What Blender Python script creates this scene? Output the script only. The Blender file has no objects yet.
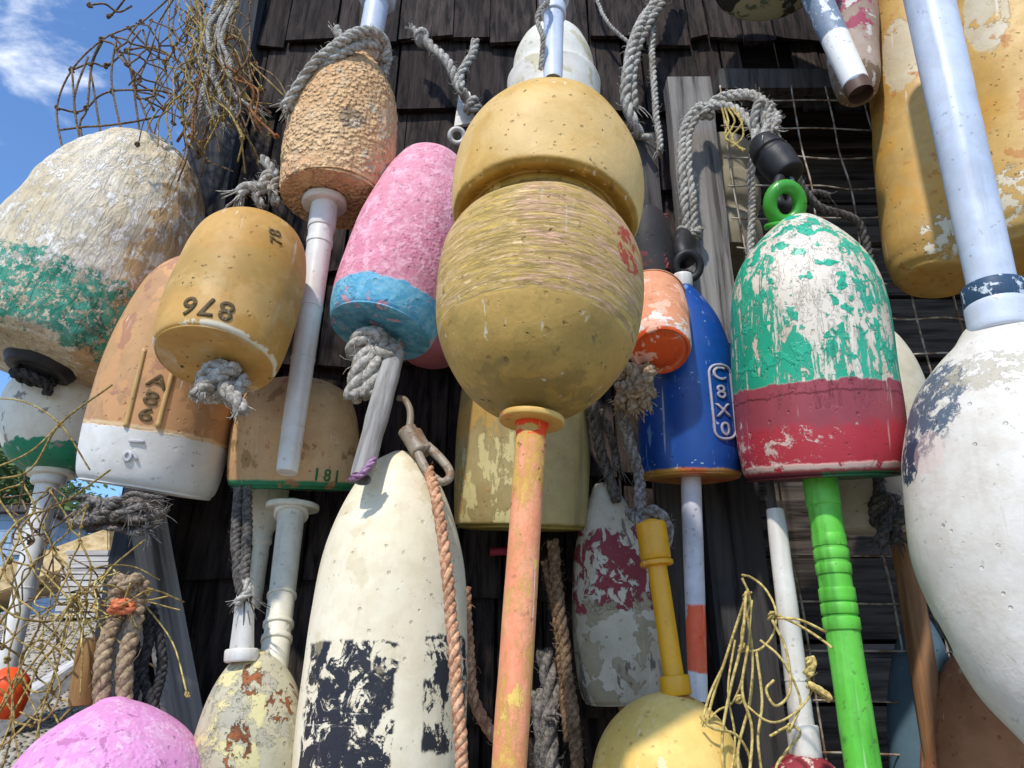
import bpy, bmesh, math, random
from mathutils import Vector, Matrix, noise
from mathutils.bvhtree import BVHTree

random.seed(7)
R = random.Random(11)
sc = bpy.context.scene
COL = sc.collection
PI = math.pi

# ------------------------------------------------------------------ camera
F, W, H = 769.0, 1024, 768
PITCH = math.radians(22)
CAM = Vector((0, -1.0, 1.5))
FWD = Vector((0, math.cos(PITCH), math.sin(PITCH)))
UP = Vector((0, -math.sin(PITCH), math.cos(PITCH)))
RT = Vector((1, 0, 0))
cd = bpy.data.cameras.new('camera')
cam = bpy.data.objects.new('camera', cd)
COL.objects.link(cam)
cam.location = CAM
cam.rotation_euler = (PI / 2 + PITCH, 0, 0)
cd.sensor_width = 36
cd.lens = F / W * 36
cd.clip_start = 0.01
cd.clip_end = 3000
sc.camera = cam


def ray(px, py):
    return FWD + RT * ((px - 512) / F) + UP * ((384 - py) / F)


def at(px, py, Y):
    d = ray(px, py)
    return CAM + d * ((Y - CAM.y) / d.y)


def dep(p):
    return (p - CAM).dot(FWD)


def pm(px, p):
    return px * dep(p) / F


# ------------------------------------------------------------------ objects
def link(name, me, mat=None, parent=None, M=None):
    o = bpy.data.objects.new(name, me)
    COL.objects.link(o)
    if mat:
        o.data.materials.append(mat)
    if parent:
        o.parent = parent
        PM = MW[parent.name]
        if M is None:
            M = Matrix.Identity(4)
        o.matrix_local = PM.inverted() @ M
    elif M is not None:
        o.matrix_local = M
    MW[o.name] = M if M is not None else Matrix.Identity(4)
    return o


MW = {}


def tag(o, label, cat, group=None, kind=None):
    if label: o['label'] = label
    if cat: o['category'] = cat
    if group: o['group'] = group
    if kind: o['kind'] = kind
    return o


def empty(name, M, label, cat, group=None):
    o = bpy.data.objects.new(name, None)
    COL.objects.link(o)
    o.matrix_local = M
    o.empty_display_size = 0.02
    MW[o.name] = M
    return tag(o, label, cat, group)


def mesh_of(bm, name, smooth=True):
    me = bpy.data.meshes.new(name)
    bm.normal_update()
    bm.to_mesh(me)
    bm.free()
    if smooth:
        me.polygons.foreach_set('use_smooth', [True] * len(me.polygons))
    return me


def frame(p0, p1):
    """matrix at p0, local Z towards p1, local -Y towards the viewer side"""
    z = (p1 - p0).normalized()
    y = (p0 - CAM)
    y = (y - z * y.dot(z)).normalized()
    x = y.cross(z).normalized()
    M = Matrix((x, y, z)).transposed().to_4x4()
    M.translation = p0
    return M


def crom(pts, n):
    """Catmull-Rom through pts (tuples or Vectors), about n samples per span"""
    P = [Vector(p) for p in pts]
    if len(P) == 2:
        return [P[0].lerp(P[1], i / n) for i in range(n + 1)]
    out = []
    for i in range(len(P) - 1):
        a = P[i - 1] if i > 0 else P[i] * 2 - P[i + 1]
        b, c = P[i], P[i + 1]
        d = P[i + 2] if i + 2 < len(P) else c * 2 - b
        for k in range(n):
            t = k / n
            out.append(0.5 * ((2 * b) + (c - a) * t + (2 * a - 5 * b + 4 * c - d) * t * t + (3 * b - a - 3 * c + d) * t ** 3))
    out.append(P[-1])
    return out


def lathe_bm(prof, seg=72, dent=0.0, dscale=14.0, fine=0.0, fscale=90.0, seed=0.0, bend=0.0):
    """prof: list of (z, r) metres, from bottom to top"""
    bm = bmesh.new()
    rings = []
    for (z, r) in prof:
        if r < 1e-6:
            rings.append([bm.verts.new((0, 0, z))])
        else:
            rings.append([bm.verts.new((r * math.cos(2 * PI * k / seg), r * math.sin(2 * PI * k / seg), z)) for k in range(seg)])
    for a, b in zip(rings, rings[1:]):
        if len(a) == 1 and len(b) == 1:
            continue
        for k in range(seg):
            k2 = (k + 1) % seg
            if len(a) == 1:
                bm.faces.new((a[0], b[k2], b[k]))
            elif len(b) == 1:
                bm.faces.new((a[k], a[k2], b[0]))
            else:
                bm.faces.new((a[k], a[k2], b[k2], b[k]))
    bmesh.ops.recalc_face_normals(bm, faces=bm.faces)
    if dent or fine:
        bm.normal_update()
        off = Vector((seed * 3.1, seed * 1.7, seed * 2.3))
        for v in bm.verts:
            d = dent * noise.noise(v.co * dscale + off)
            if fine:
                d += fine * noise.fractal(v.co * fscale + off, 1.0, 2.0, 4)
            v.co += v.normal * d
    return bm


def dense(prof, step):
    """resample a (z,r) profile: smooth through points; repeated points make corners"""
    pts = [Vector((z, r, 0)) for z, r in prof]
    segs, cur = [], [pts[0]]
    for p in pts[1:]:
        if (p - cur[-1]).length < 1e-7:
            segs.append(cur)
            cur = [p]
        else:
            cur.append(p)
    segs.append(cur)
    out = []
    for s in segs:
        if len(s) < 2:
            continue
        L = sum((b - a).length for a, b in zip(s, s[1:]))
        n = max(2, int(L / step / (len(s) - 1)) + 1)
        c = crom(s, n)
        if out:
            c = c[1:]
        out += c
    return [(p.x, max(0.0, p.y)) for p in out]


# ------------------------------------------------------------------ ropes and tubes
def tube(bm, pts, r0, r1=None, seg=7, cap=True):
    r1 = r0 if r1 is None else r1
    n = len(pts)
    if n < 2:
        return
    t = (pts[1] - pts[0]).normalized()
    a = Vector((0, 0, 1)) if abs(t.z) < 0.9 else Vector((1, 0, 0))
    u = t.cross(a).normalized()
    prev = None
    for i, p in enumerate(pts):
        if i == 0: tt = pts[1] - pts[0]
        elif i == n - 1: tt = pts[-1] - pts[-2]
        else: tt = pts[i + 1] - pts[i - 1]
        if tt.length < 1e-9: continue
        tt.normalize()
        u = u - tt * u.dot(tt)
        if u.length < 1e-6:
            u = tt.orthogonal()
        u.normalize()
        w = tt.cross(u)
        r = r0 + (r1 - r0) * i / (n - 1)
        ring = [bm.verts.new(p + (u * math.cos(2 * PI * k / seg) + w * math.sin(2 * PI * k / seg)) * r) for k in range(seg)]
        if prev:
            for k in range(seg):
                bm.faces.new((prev[k], prev[(k + 1) % seg], ring[(k + 1) % seg], ring[k]))
        elif cap:
            bm.faces.new(ring[::-1])
        prev = ring
    if cap and prev:
        bm.faces.new(prev)


def resample(pts, step):
    out = [pts[0].copy()]
    acc = 0.0
    for a, b in zip(pts, pts[1:]):
        L = (b - a).length
        if L < 1e-9: continue
        pos = step - acc
        while pos <= L:
            out.append(a.lerp(b, pos / L))
            pos += step
        acc = (acc + L) % step if step > 0 else 0
    if (out[-1] - pts[-1]).length > step * 0.3:
        out.append(pts[-1].copy())
    return out


def rope_bm(bm, pts, r, strands=3, lay=6.0, fuzz=0.25, rnd=R, fray=0, fraylen=6):
    """a laid rope: helical strands along a smooth path, stray fibres, frayed tail"""
    path = resample(crom(pts, 14), r * 0.42)
    n = len(path)
    if n < 3: return
    t = (path[1] - path[0]).normalized()
    u = t.orthogonal().normalized()
    rows = [[] for _ in range(strands)]
    s = 0.0
    ph = 0.0
    path = [p + r * .35 * Vector((noise.noise(p * (.16 / r)), noise.noise(p * (.16 / r) + Vector((7, 0, 0))), noise.noise(p * (.16 / r) + Vector((0, 9, 0))))) for p in path]
    for i, p in enumerate(path):
        tt = (path[min(i + 1, n - 1)] - path[max(i - 1, 0)])
        if tt.length < 1e-9: tt = t
        tt = tt.normalized()
        u = (u - tt * u.dot(tt))
        u = u.normalized() if u.length > 1e-6 else tt.orthogonal().normalized()
        w = tt.cross(u)
        if i: ph += (p - path[i - 1]).length / (lay * r * (1 + .45 * noise.noise(p * (.12 / r) + Vector((3, 3, 3))))) * 2 * PI
        for k in range(strands):
            a = ph + 2 * PI * k / strands
            jit = 1 + 0.22 * noise.noise(p * (.5 / r) + Vector((k * 5.0, 0, 0)))
            rows[k].append(p + (u * math.cos(a) + w * math.sin(a)) * (r * 0.52 * jit))
        for _q in range(2 if fuzz else 0):
            if rnd.random() > fuzz + .15: continue
            a = rnd.uniform(0, 2 * PI)
            d = u * math.cos(a) + w * math.sin(a)
            q = p + d * r * 0.9
            l = r * rnd.uniform(0.4, 1.9)
            e = q + d * l * 0.6 + tt * l * rnd.uniform(-1, 1)
            tube(bm, [q, (q + e) / 2 + d * l * 0.15, e], r * 0.05, r * 0.03, 3)
    for k in range(strands):
        tube(bm, rows[k], r * 0.56, seg=8)
    if fray:
        e = path[-1]
        d = (path[-1] - path[-4]).normalized()
        for k in range(fray):
            v = Vector((rnd.gauss(0, 1), rnd.gauss(0, 1), rnd.gauss(0, 1))) * 0.45
            l = r * fraylen * rnd.uniform(0.5, 1.0)
            st = e + v * r * 0.5 - d * r
            v2 = (d + v).normalized()
            dr = Vector((rnd.gauss(0, .3), rnd.gauss(0, .3), rnd.gauss(0, .3) - .25))
            tube(bm, [st, st + v2 * l * .35, st + v2 * l * .7 + dr * l * .15, st + v2 * l + dr * l * .4], r * 0.17, r * 0.07, 5)


def rope(name, pix, r, mat, parent=None, strands=3, lay=6.0, fuzz=0.25, fray=0, fraylen=6, label=None, cat='rope', group=None, more=None):
    """pix: (px,py,Y) path; r in pixels at the first point"""
    bm = bmesh.new()
    paths = [(pix, r, fray)] + (more or [])
    for (pp, rr, fr) in paths:
        P = [at(*q) for q in pp]
        rope_bm(bm, P, pm(rr, P[0]), strands, lay, fuzz, R, fr, fraylen)
    o = link(name, mesh_of(bm, name), mat, parent)
    if label: tag(o, label, cat, group)
    return o


def knot_pts(c, s, turns=2.3, seed=0, sq=(1, 1, 0.9)):
    rr = random.Random(seed)
    a0 = rr.uniform(0, 6)
    P = []
    n = int(turns * 9)
    for i in range(n):
        a = a0 + i / 9 * 2 * PI
        b = a * 1.37 + a0
        P.append(c + Vector((math.cos(a) * (0.62 + .38 * math.cos(b)) * s * sq[0],
                             math.sin(a) * (0.62 + .38 * math.cos(b)) * s * sq[1],
                             math.sin(b) * s * sq[2])))
    return P


def knot(name, px, py, Y, size, r, mat, parent, seed=0, tails=(), fray=9, sq=(1, 1, .9), turns=2.3, fraylen=5, label=None):
    c = at(px, py, Y)
    bm = bmesh.new()
    rr = random.Random(seed)
    K = knot_pts(c, pm(size, c), turns, seed, sq)
    rope_bm(bm, K, pm(r, c), 3, 5.0, .5, rr)
    for tl in tails:
        P = [c] + [at(*q) for q in tl]
        rope_bm(bm, P, pm(r, c), 3, 5.5, .5, rr, fray, fraylen)
    o = link(name, mesh_of(bm, name), mat, parent)
    if label: o['label'] = label
    return o


# ------------------------------------------------------------------ materials
def lin(h):
    h = h.lstrip('#')
    c = [int(h[i:i + 2], 16) / 255 for i in (0, 2, 4)]
    return tuple((x / 12.92 if x <= 0.04045 else ((x + 0.055) / 1.055) ** 2.4) for x in c) + (1.0,)


class G:
    def __init__(s, name):
        s.m = bpy.data.materials.new(name)
        s.m.use_nodes = True
        s.t = s.m.node_tree
        s.t.nodes.clear()
        s.out = s.t.nodes.new('ShaderNodeOutputMaterial')
        s.b = s.t.nodes.new('ShaderNodeBsdfPrincipled')
        s.t.links.new(s.b.outputs[0], s.out.inputs[0])
        s.tc = s.t.nodes.new('ShaderNodeTexCoord')
        s.obj = s.tc.outputs['Object']
        s._sep = None

    def N(s, k):
        return s.t.nodes.new(k)

    def put(s, sock, v):
        if hasattr(v, 'links') or hasattr(v, 'is_linked'):
            s.t.links.new(v, sock)
        else:
            sock.default_value = v

    def vec(s, loc=(0, 0, 0), scale=(1, 1, 1), rot=(0, 0, 0), src=None):
        n = s.N('ShaderNodeMapping')
        s.put(n.inputs['Vector'], src or s.obj)
        n.inputs['Location'].default_value = loc
        n.inputs['Scale'].default_value = scale
        n.inputs['Rotation'].default_value = rot
        return n.outputs[0]

    def noise(s, scale, detail=6, rough=.6, dist=0.0, v=None, lac=2.0):
        n = s.N('ShaderNodeTexNoise')
        s.put(n.inputs['Vector'], v or s.obj)
        n.inputs['Scale'].default_value = scale
        n.inputs['Detail'].default_value = detail
        n.inputs['Roughness'].default_value = rough
        n.inputs['Distortion'].default_value = dist
        n.inputs['Lacunarity'].default_value = lac
        return n.outputs[0]

    def voro(s, scale, feat='F1', rnd=1.0, v=None, out='Distance'):
        n = s.N('ShaderNodeTexVoronoi')
        n.feature = feat
        s.put(n.inputs['Vector'], v or s.obj)
        n.inputs['Scale'].default_value = scale
        n.inputs['Randomness'].default_value = rnd
        return n.outputs[out]

    def math(s, op, a, b=0.0, c=0.0):
        n = s.N('ShaderNodeMath')
        n.operation = op
        s.put(n.inputs[0], a)
        s.put(n.inputs[1], b)
        if len(n.inputs) > 2: s.put(n.inputs[2], c)
        return n.outputs[0]

    def ss(s, v, a, b, lo=0.0, hi=1.0):
        n = s.N('ShaderNodeMapRange')
        n.interpolation_type = 'SMOOTHSTEP'
        s.put(n.inputs[0], v)
        s.put(n.inputs[1], a); s.put(n.inputs[2], b)
        n.inputs[3].default_value = lo; n.inputs[4].default_value = hi
        return n.outputs[0]

    def mix(s, f, a, b, mode='MIX'):
        n = s.N('ShaderNodeMix')
        n.data_type = 'RGBA'
        n.blend_type = mode
        s.put(n.inputs[0], f)
        s.put(n.inputs[6], a); s.put(n.inputs[7], b)
        return n.outputs[2]

    def xyz(s):
        if s._sep is None:
            n = s.N('ShaderNodeSeparateXYZ')
            s.put(n.inputs[0], s.obj)
            s._sep = n.outputs
        return s._sep

    def bump(s, h, dist, strength=1.0, prev=None):
        n = s.N('ShaderNodeBump')
        n.inputs['Strength'].default_value = strength
        n.inputs['Distance'].default_value = dist
        s.put(n.inputs['Height'], h)
        if prev is not None: s.put(n.inputs['Normal'], prev)
        return n.outputs[0]

    def done(s, col, rough, nrm=None, spec=.4, metal=0.0, coat=0):
        s.put(s.b.inputs['Base Color'], col)
        s.put(s.b.inputs['Roughness'], rough)
        s.b.inputs['Specular IOR Level'].default_value = spec
        s.b.inputs['Metallic'].default_value = metal
        if coat: s.b.inputs['Coat Weight'].default_value = coat
        if nrm is not None: s.put(s.b.inputs['Normal'], nrm)
        return s.m


def C(v):
    return lin(v) if isinstance(v, str) else v


_seed = [0]


def paint(name, base, base2=None, layers=(), rough=.55, grain=(60, .5), bump=.0008, dirt=.35, dirtcol='#5b4a35', speck=.4, streak=0.0,
          pebble=None, ridges=None, spec=.35, vscale=9, cracks=0.0, scuff=.35, scuffcol='#efe9dc', bead=0.0):
    """weathered paint over foam, wood or plastic.
    layers: dicts col, z=(z0,z1) metres, wob, th (0..1: less is fuller), ws (wear scale), wr, sz (vertical stretch), col2, x=(x0,x1), h"""
    g = G(name)
    _seed[0] += 1
    sd = _seed[0] * 1.37
    off = (sd, -sd * .7, sd * .4)
    V = g.vec(loc=off)
    n1 = g.noise(vscale, 5, .6, .2, V)
    n2 = g.noise(grain[0], 6, .65, 0, V)
    col = g.mix(g.ss(n1, .36, .64), C(base), C(base2 or base))
    col = g.mix(g.math('MULTIPLY', g.ss(n2, .40, .62), .35), col, g.mix(1.0, col, (.78, .72, .64, 1), 'MULTIPLY'))
    hgt = g.math('MULTIPLY', n2, grain[1])
    z = g.xyz()[2]
    x = g.xyz()[0]
    for i, L in enumerate(layers):
        lv = g.vec(loc=(off[0] + i * 2.7, off[1] + i, off[2]), scale=(1, 1, L.get('sz', 1.0)))
        m = None
        if 'z' in L:
            wob = L.get('wob', .004)
            e = L.get('soft', .0015)
            zz = g.math('ADD', z, g.math('MULTIPLY', g.math('SUBTRACT', g.noise(L.get('wobs', 45), 5, .6, 0, lv), .5), wob * 4))
            z0, z1 = L['z']
            if z0 is not None: m = g.ss(zz, z0 - e, z0 + e)
            if z1 is not None:
                k = g.ss(zz, z1 - e, z1 + e, 1, 0)
                m = k if m is None else g.math('MULTIPLY', m, k)
        if 'x' in L:
            x0, x1 = L['x']
            xx = g.math('ADD', x, g.math('MULTIPLY', g.math('SUBTRACT', g.noise(30, 4, .6, 0, lv), .5), L.get('xw', .03)))
            k = g.math('MULTIPLY', g.ss(xx, x0 - .0012, x0 + .0012), g.ss(xx, x1 - .0012, x1 + .0012, 1, 0))
            m = k if m is None else g.math('MULTIPLY', m, k)
        if 'spot' in L:
            p, rad = L['spot'][:3], L['spot'][3]
            nn = g.N('ShaderNodeVectorMath'); nn.operation = 'DISTANCE'
            sub = g.N('ShaderNodeVectorMath'); sub.operation = 'MULTIPLY'
            st = L.get('spot_s', (1, 1, 1))
            g.put(sub.inputs[0], g.obj); sub.inputs[1].default_value = st
            g.put(nn.inputs[0], sub.outputs[0]); nn.inputs[1].default_value = (p[0] * st[0], p[1] * st[1], p[2] * st[2])
            dd = g.math('ADD', nn.outputs['Value'], g.math('MULTIPLY', g.math('SUBTRACT', g.noise(L.get('ws', 40), 7, .65, .3, lv), .5), rad * L.get('sw', 1.6)))
            k = g.ss(dd, rad * .92, rad * 1.02, 1, 0)
            m = k if m is None else g.math('MULTIPLY', m, k)
        if 'th' in L:
            nw = g.noise(L.get('ws', 28), L.get('wd', 7), L.get('wr', .62), L.get('dist', .25), lv)
            th = L['th']
            if 'thz' in L:      # threshold changes along the axis: (z_at, slope)
                th = g.math('ADD', th, g.math('MULTIPLY', g.math('SUBTRACT', z, L['thz'][0]), L['thz'][1]))
            if 'thx' in L:
                th = g.math('ADD', th, g.math('MULTIPLY', g.math('SUBTRACT', x, L['thx'][0]), L['thx'][1]))
            sf = L.get('tsoft', .012)
            k = g.ss(g.math('SUBTRACT', nw, th), -sf, sf)
            m = k if m is None else g.math('MULTIPLY', m, k)
        if 'amt' in L:
            m = g.math('MULTIPLY', m, L['amt']) if m is not None else L['amt']
        c = C(L['col'])
        if 'col2' in L:
            c = g.mix(g.ss(g.noise(L.get('cs', 16), 5, .6, 0, lv), .4, .62), c, C(L['col2']))
        col = g.mix(m, col, c)
        if L.get('h', .35):
            hgt = g.math('ADD', hgt, g.math('MULTIPLY', m, L.get('h', .35)))
    if streak:
        sv = g.vec(loc=off, scale=(1, 1, .08))
        st = g.noise(55, 5, .6, 0, sv)
        col = g.mix(g.math('MULTIPLY', g.ss(st, .52, .72), streak), col, g.mix(1.0, col, C(dirtcol), 'MULTIPLY'))
    if dirt:
        d = g.ss(g.noise(13, 8, .68, .4, g.vec(loc=(off[2], off[0], off[1]))), .46, .72)
        col = g.mix(g.math('MULTIPLY', d, dirt), col, g.mix(.5, col, C(dirtcol)))
    if speck:
        k = g.ss(g.noise(150, 3, .5, 0, V), .66, .71)
        k2 = g.ss(g.noise(22, 4, .6, 0, g.vec(loc=(off[1], off[2], off[0]))), .45, .6)
        k = g.math('MULTIPLY', g.math('MULTIPLY', k, k2), speck)
        col = g.mix(k, col, C('#3a2c1e'))
        hgt = g.math('SUBTRACT', hgt, k)
    if cracks:
        cv = g.voro(26, 'DISTANCE_TO_EDGE', 1.0, g.vec(loc=off))
        ck = g.math('MULTIPLY', g.ss(cv, .004, .02, 1, 0), g.ss(n1, .5, .62))
        col = g.mix(g.math('MULTIPLY', ck, cracks), col, C('#4a3526'))
        hgt = g.math('SUBTRACT', hgt, ck)
    if scuff:
        patch = g.ss(g.noise(17, 4, .6, 0, g.vec(loc=(off[1], off[0], off[2]))), .46, .62)
        for (rot, sc_, sg) in (((.3, .5, .9), (1, 1, .05), 1), ((.9, -.4, .2), (1, .06, 1), -1)):
            sn_ = g.noise(130, 2, .5, .3, g.vec(loc=off, rot=rot, scale=sc_))
            k = g.math('MULTIPLY', g.math('MULTIPLY', g.ss(sn_, .66, .72), patch), scuff)
            col = g.mix(k, col, C(scuffcol) if sg > 0 else C('#4d4030'))
            hgt = g.math('SUBTRACT', hgt, g.math('MULTIPLY', k, .6))
        pits = g.math('MULTIPLY', g.ss(g.voro(75, 'F1', 1.0, V), .10, .16, 1, 0), g.ss(n1, .47, .55))
        col = g.mix(g.math('MULTIPLY', pits, scuff), col, g.mix(1.0, col, (.45, .38, .3, 1), 'MULTIPLY'))
        hgt = g.math('SUBTRACT', hgt, g.math('MULTIPLY', pits, .8))
    nrm = g.bump(hgt, bump)
    if bead:
        bv = g.voro(260, 'SMOOTH_F1', 1.0, V)
        bm_ = g.ss(g.noise(19, 5, .65, .3, g.vec(loc=(off[1], off[0], 3))), .38, .6, .1, 1.0)
        nrm = g.bump(g.math('MULTIPLY', g.math('ADD', g.ss(bv, .1, .7, 1, 0), g.math('MULTIPLY', n2, 1.5)), bm_), bead, 1.0, nrm)
    if pebble:
        ps, pd = pebble
        pv = g.voro(ps, 'SMOOTH_F1', 1.0, V)
        ph = g.math('ADD', g.ss(pv, .05, .65, 1, 0), g.math('MULTIPLY', g.noise(ps * .35, 5, .7, .3, V), 1.2))
        ph = g.math('MULTIPLY', ph, g.ss(g.noise(16, 5, .65, .3, g.vec(loc=(off[1], off[0], 3))), .36, .56, .15, 1.0))
        nrm = g.bump(ph, pd, 1.0, nrm)
        col = g.mix(g.math('MULTIPLY', g.ss(pv, .4, .75), .45), col, g.mix(1.0, col, (.62, .5, .4, 1), 'MULTIPLY'))
    if ridges:
        rs, rd, rot = ridges
        rv = g.vec(loc=off, scale=(1, 1, .22), rot=rot)
        rh = g.noise(rs, 7, .6, .6, rv)
        nrm = g.bump(rh, rd, 1.0, nrm)
    ro = g.math('ADD', rough - .12, g.math('MULTIPLY', n2, .25))
    return g.done(col, ro, nrm, spec)


def fibre(name, c1, c2, scale=220, rough=.9):
    g = G(name)
    _seed[0] += 1
    V = g.vec(loc=(_seed[0], 0, 0))
    n = g.noise(scale, 5, .7, .2, V)
    n2 = g.noise(28, 5, .6, .2, V)
    col = g.mix(g.ss(n, .38, .62), C(c1), C(c2))
    col = g.mix(g.math('MULTIPLY', g.ss(n2, .45, .65), .55), col, g.mix(1.0, col, (.5, .44, .38, 1), 'MULTIPLY'))
    return g.done(col, rough, g.bump(n, .0006), .15)


def wood(name, c1, c2, axis='z', scale=1.0, bump=.0012, dark=.5, island=0.0, rough=.85):
    g = G(name)
    _seed[0] += 1
    sd = _seed[0] * 2.1
    st = {'z': (1, 1, .06), 'x': (.06, 1, 1), 'y': (1, .06, 1)}[axis]
    src = None
    geo = g.N('ShaderNodeNewGeometry')
    if island:
        cx = g.N('ShaderNodeVectorMath'); cx.operation = 'ADD'
        m = g.N('ShaderNodeVectorMath'); m.operation = 'SCALE'
        m.inputs[0].default_value = (7.1, 3.3, 5.7)
        g.put(m.inputs['Scale'], geo.outputs['Random Per Island'])
        g.put(cx.inputs[0], g.obj); g.put(cx.inputs[1], m.outputs[0])
        src = cx.outputs[0]
    V = g.vec(loc=(sd, sd, 0), scale=st, src=src)
    n = g.noise(85 * scale, 7, .65, .4, V)
    n2 = g.noise(11 * scale, 6, .65, .5, g.vec(loc=(sd, 0, sd), scale=tuple(min(1, q * 6) for q in st), src=src))
    col = g.mix(g.ss(n, .36, .64), C(c1), C(c2))
    col = g.mix(g.math('MULTIPLY', g.ss(n, .57, .66), dark), col, g.mix(1.0, col, (.3, .27, .25, 1), 'MULTIPLY'))
    col = g.mix(g.math('MULTIPLY', g.ss(n2, .42, .66), .55), col, g.mix(1.0, col, (.55, .5, .48, 1), 'MULTIPLY'))
    if island:
        col = g.mix(island, col, g.mix(1.0, col, g.ramp(geo.outputs['Random Per Island']), 'MULTIPLY')) if hasattr(g, 'ramp') else g.mix(
            g.math('MULTIPLY', geo.outputs['Random Per Island'], island), col, g.mix(1.0, col, (.42, .40, .40, 1), 'MULTIPLY'))
    return g.done(col, rough, g.bump(n, bump), .2)


# ------------------------------------------------------------------ buoy kit
class Buoy:
    """a lathe-turned float hung on an axis: top and bot are (px,py,Y); prof is (t, radius in pixels)"""

    def __init__(s, top, bot, prof, label, group='lobster buoys hung on the shed wall', name='lobster_buoy', cat='buoy', seg=84, dent=.0022, fine=.0, fscale=90, dscale=14, seed=None, step=.0035, raw=0.0):
        s.p0, s.p1 = at(*bot), at(*top)
        s.L = (s.p1 - s.p0).length
        s.M = frame(s.p0, s.p1)
        pr = []
        A = (s.p1 - s.p0).normalized()
        v = ((s.p0 + s.p1) / 2 - CAM).normalized()
        se = A.dot(v)
        te = se / math.sqrt(1 - se * se)
        ce = math.sqrt(1 - se * se)
        lp = s.L * ce                     # apparent length, metres
        met = [(t, pm(r, s.p0.lerp(s.p1, t))) for t, r in prof]
        if met[-1][1] == 0: met = met[:-1]
        for i, (t, w) in enumerate(met):
            if t < .3 or t < raw:
                pr.append((t * s.L, w))
                continue
            # the outline of a dome seen from below sits nearer than its axis: find the true ring under each outline point
            a = met[i - 1]
            c = met[i + 1] if i + 1 < len(met) else (t + (t - a[0]) * .5, 0)
            ds, dw = (c[0] - a[0]) * lp, c[1] - a[1]
            sg = max(0.0, -dw / max(1e-9, math.hypot(ds, dw)))
            sb = min(.97, sg * ce)
            k = sb / math.sqrt(1 - sb * sb) * te
            k = max(-.8, min(.8, k))
            r = w / math.sqrt(1 - k * k)
            z = (t * lp - r * se * k) / ce
            if pr and z <= pr[-1][0]:
                z = pr[-1][0] + .0008
            if pr and r > pr[-1][1] and sg > .2: r = pr[-1][1] * .985
            pr.append((z, r))
        z, r = pr[-1]
        if r > .001:
            pr += [(z + r * .16, r * .72), (z + r * .25, r * .36), (z + r * .27, 0)]
        s.prof = dense(pr, step)
        _seed[0] += 1
        s.bm = lathe_bm(s.prof, seg, dent, dscale, fine, fscale, seed if seed is not None else _seed[0])
        s.bvh = BVHTree.FromBMesh(s.bm)
        s.e = empty(name, s.M, label, cat, group)
        s.Mi = s.M.inverted()

    def body(s, mat, name='body'):
        s.o = link(name, mesh_of(s.bm, name), mat, s.e, s.M)
        return s.o

    def hit(s, px, py):
        o = s.Mi @ CAM
        d = (s.Mi.to_3x3() @ ray(px, py)).normalized()
        h = s.bvh.ray_cast(o, d)
        if h[0] is None:      # beside the float: nearest point
            k = s.bvh.find_nearest(o + d * ((s.p0 - CAM).length))
            return k[0]
        return h[0]

    def z(s, px, py):
        return s.hit(px, py).z

    def whit(s, px, py, out=0.0):
        p = s.hit(px, py)
        q = s.bvh.find_nearest(p)
        return s.M @ (p + q[1] * out)

    def rad(s, z):
        pr = s.prof
        best = 0
        for a, b in zip(pr, pr[1:]):
            if a[0] <= z <= b[0] and b[0] > a[0]:
                best = max(best, a[1] + (b[1] - a[1]) * (z - a[0]) / (b[0] - a[0]))
        return best or pr[len(pr) // 2][1]

    def text(s, txt, px, py, size, mat, rot=0.0, off=.0006, thick=.0012, name='lettering', space=1.0, xs=1.0):
        """letters wrapped onto the float: px,py centre, size in pixels of a capital"""
        p = s.hit(px, py)
        ang = math.atan2(p.x, -p.y)
        sz = pm(size, s.M @ p) / .7
        cu = bpy.data.curves.new('t', 'FONT')
        cu.body = txt
        cu.size = sz
        cu.align_x = 'CENTER'
        cu.align_y = 'CENTER'
        cu.space_character = space
        cu.offset = sz * .012
        cu.resolution_u = 4
        tmp = bpy.data.objects.new('t', cu)
        COL.objects.link(tmp)
        bpy.context.view_layer.update()
        me0 = bpy.data.meshes.new_from_object(tmp.evaluated_get(bpy.context.evaluated_depsgraph_get()))
        bpy.data.objects.remove(tmp)
        bpy.data.curves.remove(cu)
        bm = bmesh.new()
        bm.from_mesh(me0)
        bpy.data.meshes.remove(me0)
        bmesh.ops.triangulate(bm, faces=bm.faces)
        bmesh.ops.subdivide_edges(bm, edges=[e for e in bm.edges if e.calc_length() > sz * .12], cuts=2)
        front = {}
        c, sn = math.cos(rot), math.sin(rot)
        for v in bm.verts:
            x, y = v.co.x * xs, v.co.y
            x, y = x * c - y * sn, x * sn + y * c
            z = p.z + y
            r = s.rad(z)
            a = ang + x / max(r, .01)
            loc = Vector((r * math.sin(a), -r * math.cos(a), z))
            q = s.bvh.find_nearest(loc)
            v.co = q[0] + q[1] * off
            front[v.index] = q[1]
        bmesh.ops.remove_doubles(bm, verts=bm.verts, dist=1e-6)
        ext = bmesh.ops.extrude_face_region(bm, geom=bm.faces[:])
        for v in ext['geom']:
            if isinstance(v, bmesh.types.BMVert):
                q = s.bvh.find_nearest(v.co)
                v.co += q[1] * thick
        bmesh.ops.recalc_face_normals(bm, faces=bm.faces)
        return link(name, mesh_of(bm, name, False), mat, s.e, s.M)

    def stick(s, a, b, r0, r1, mat, name='handle', collars=(), round_=True, square=False, dent=.0004, seg=36, parent=None):
        return stick(name, a, b, r0, r1, mat, parent or s.e, collars, round_, square, dent, seg)


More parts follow.
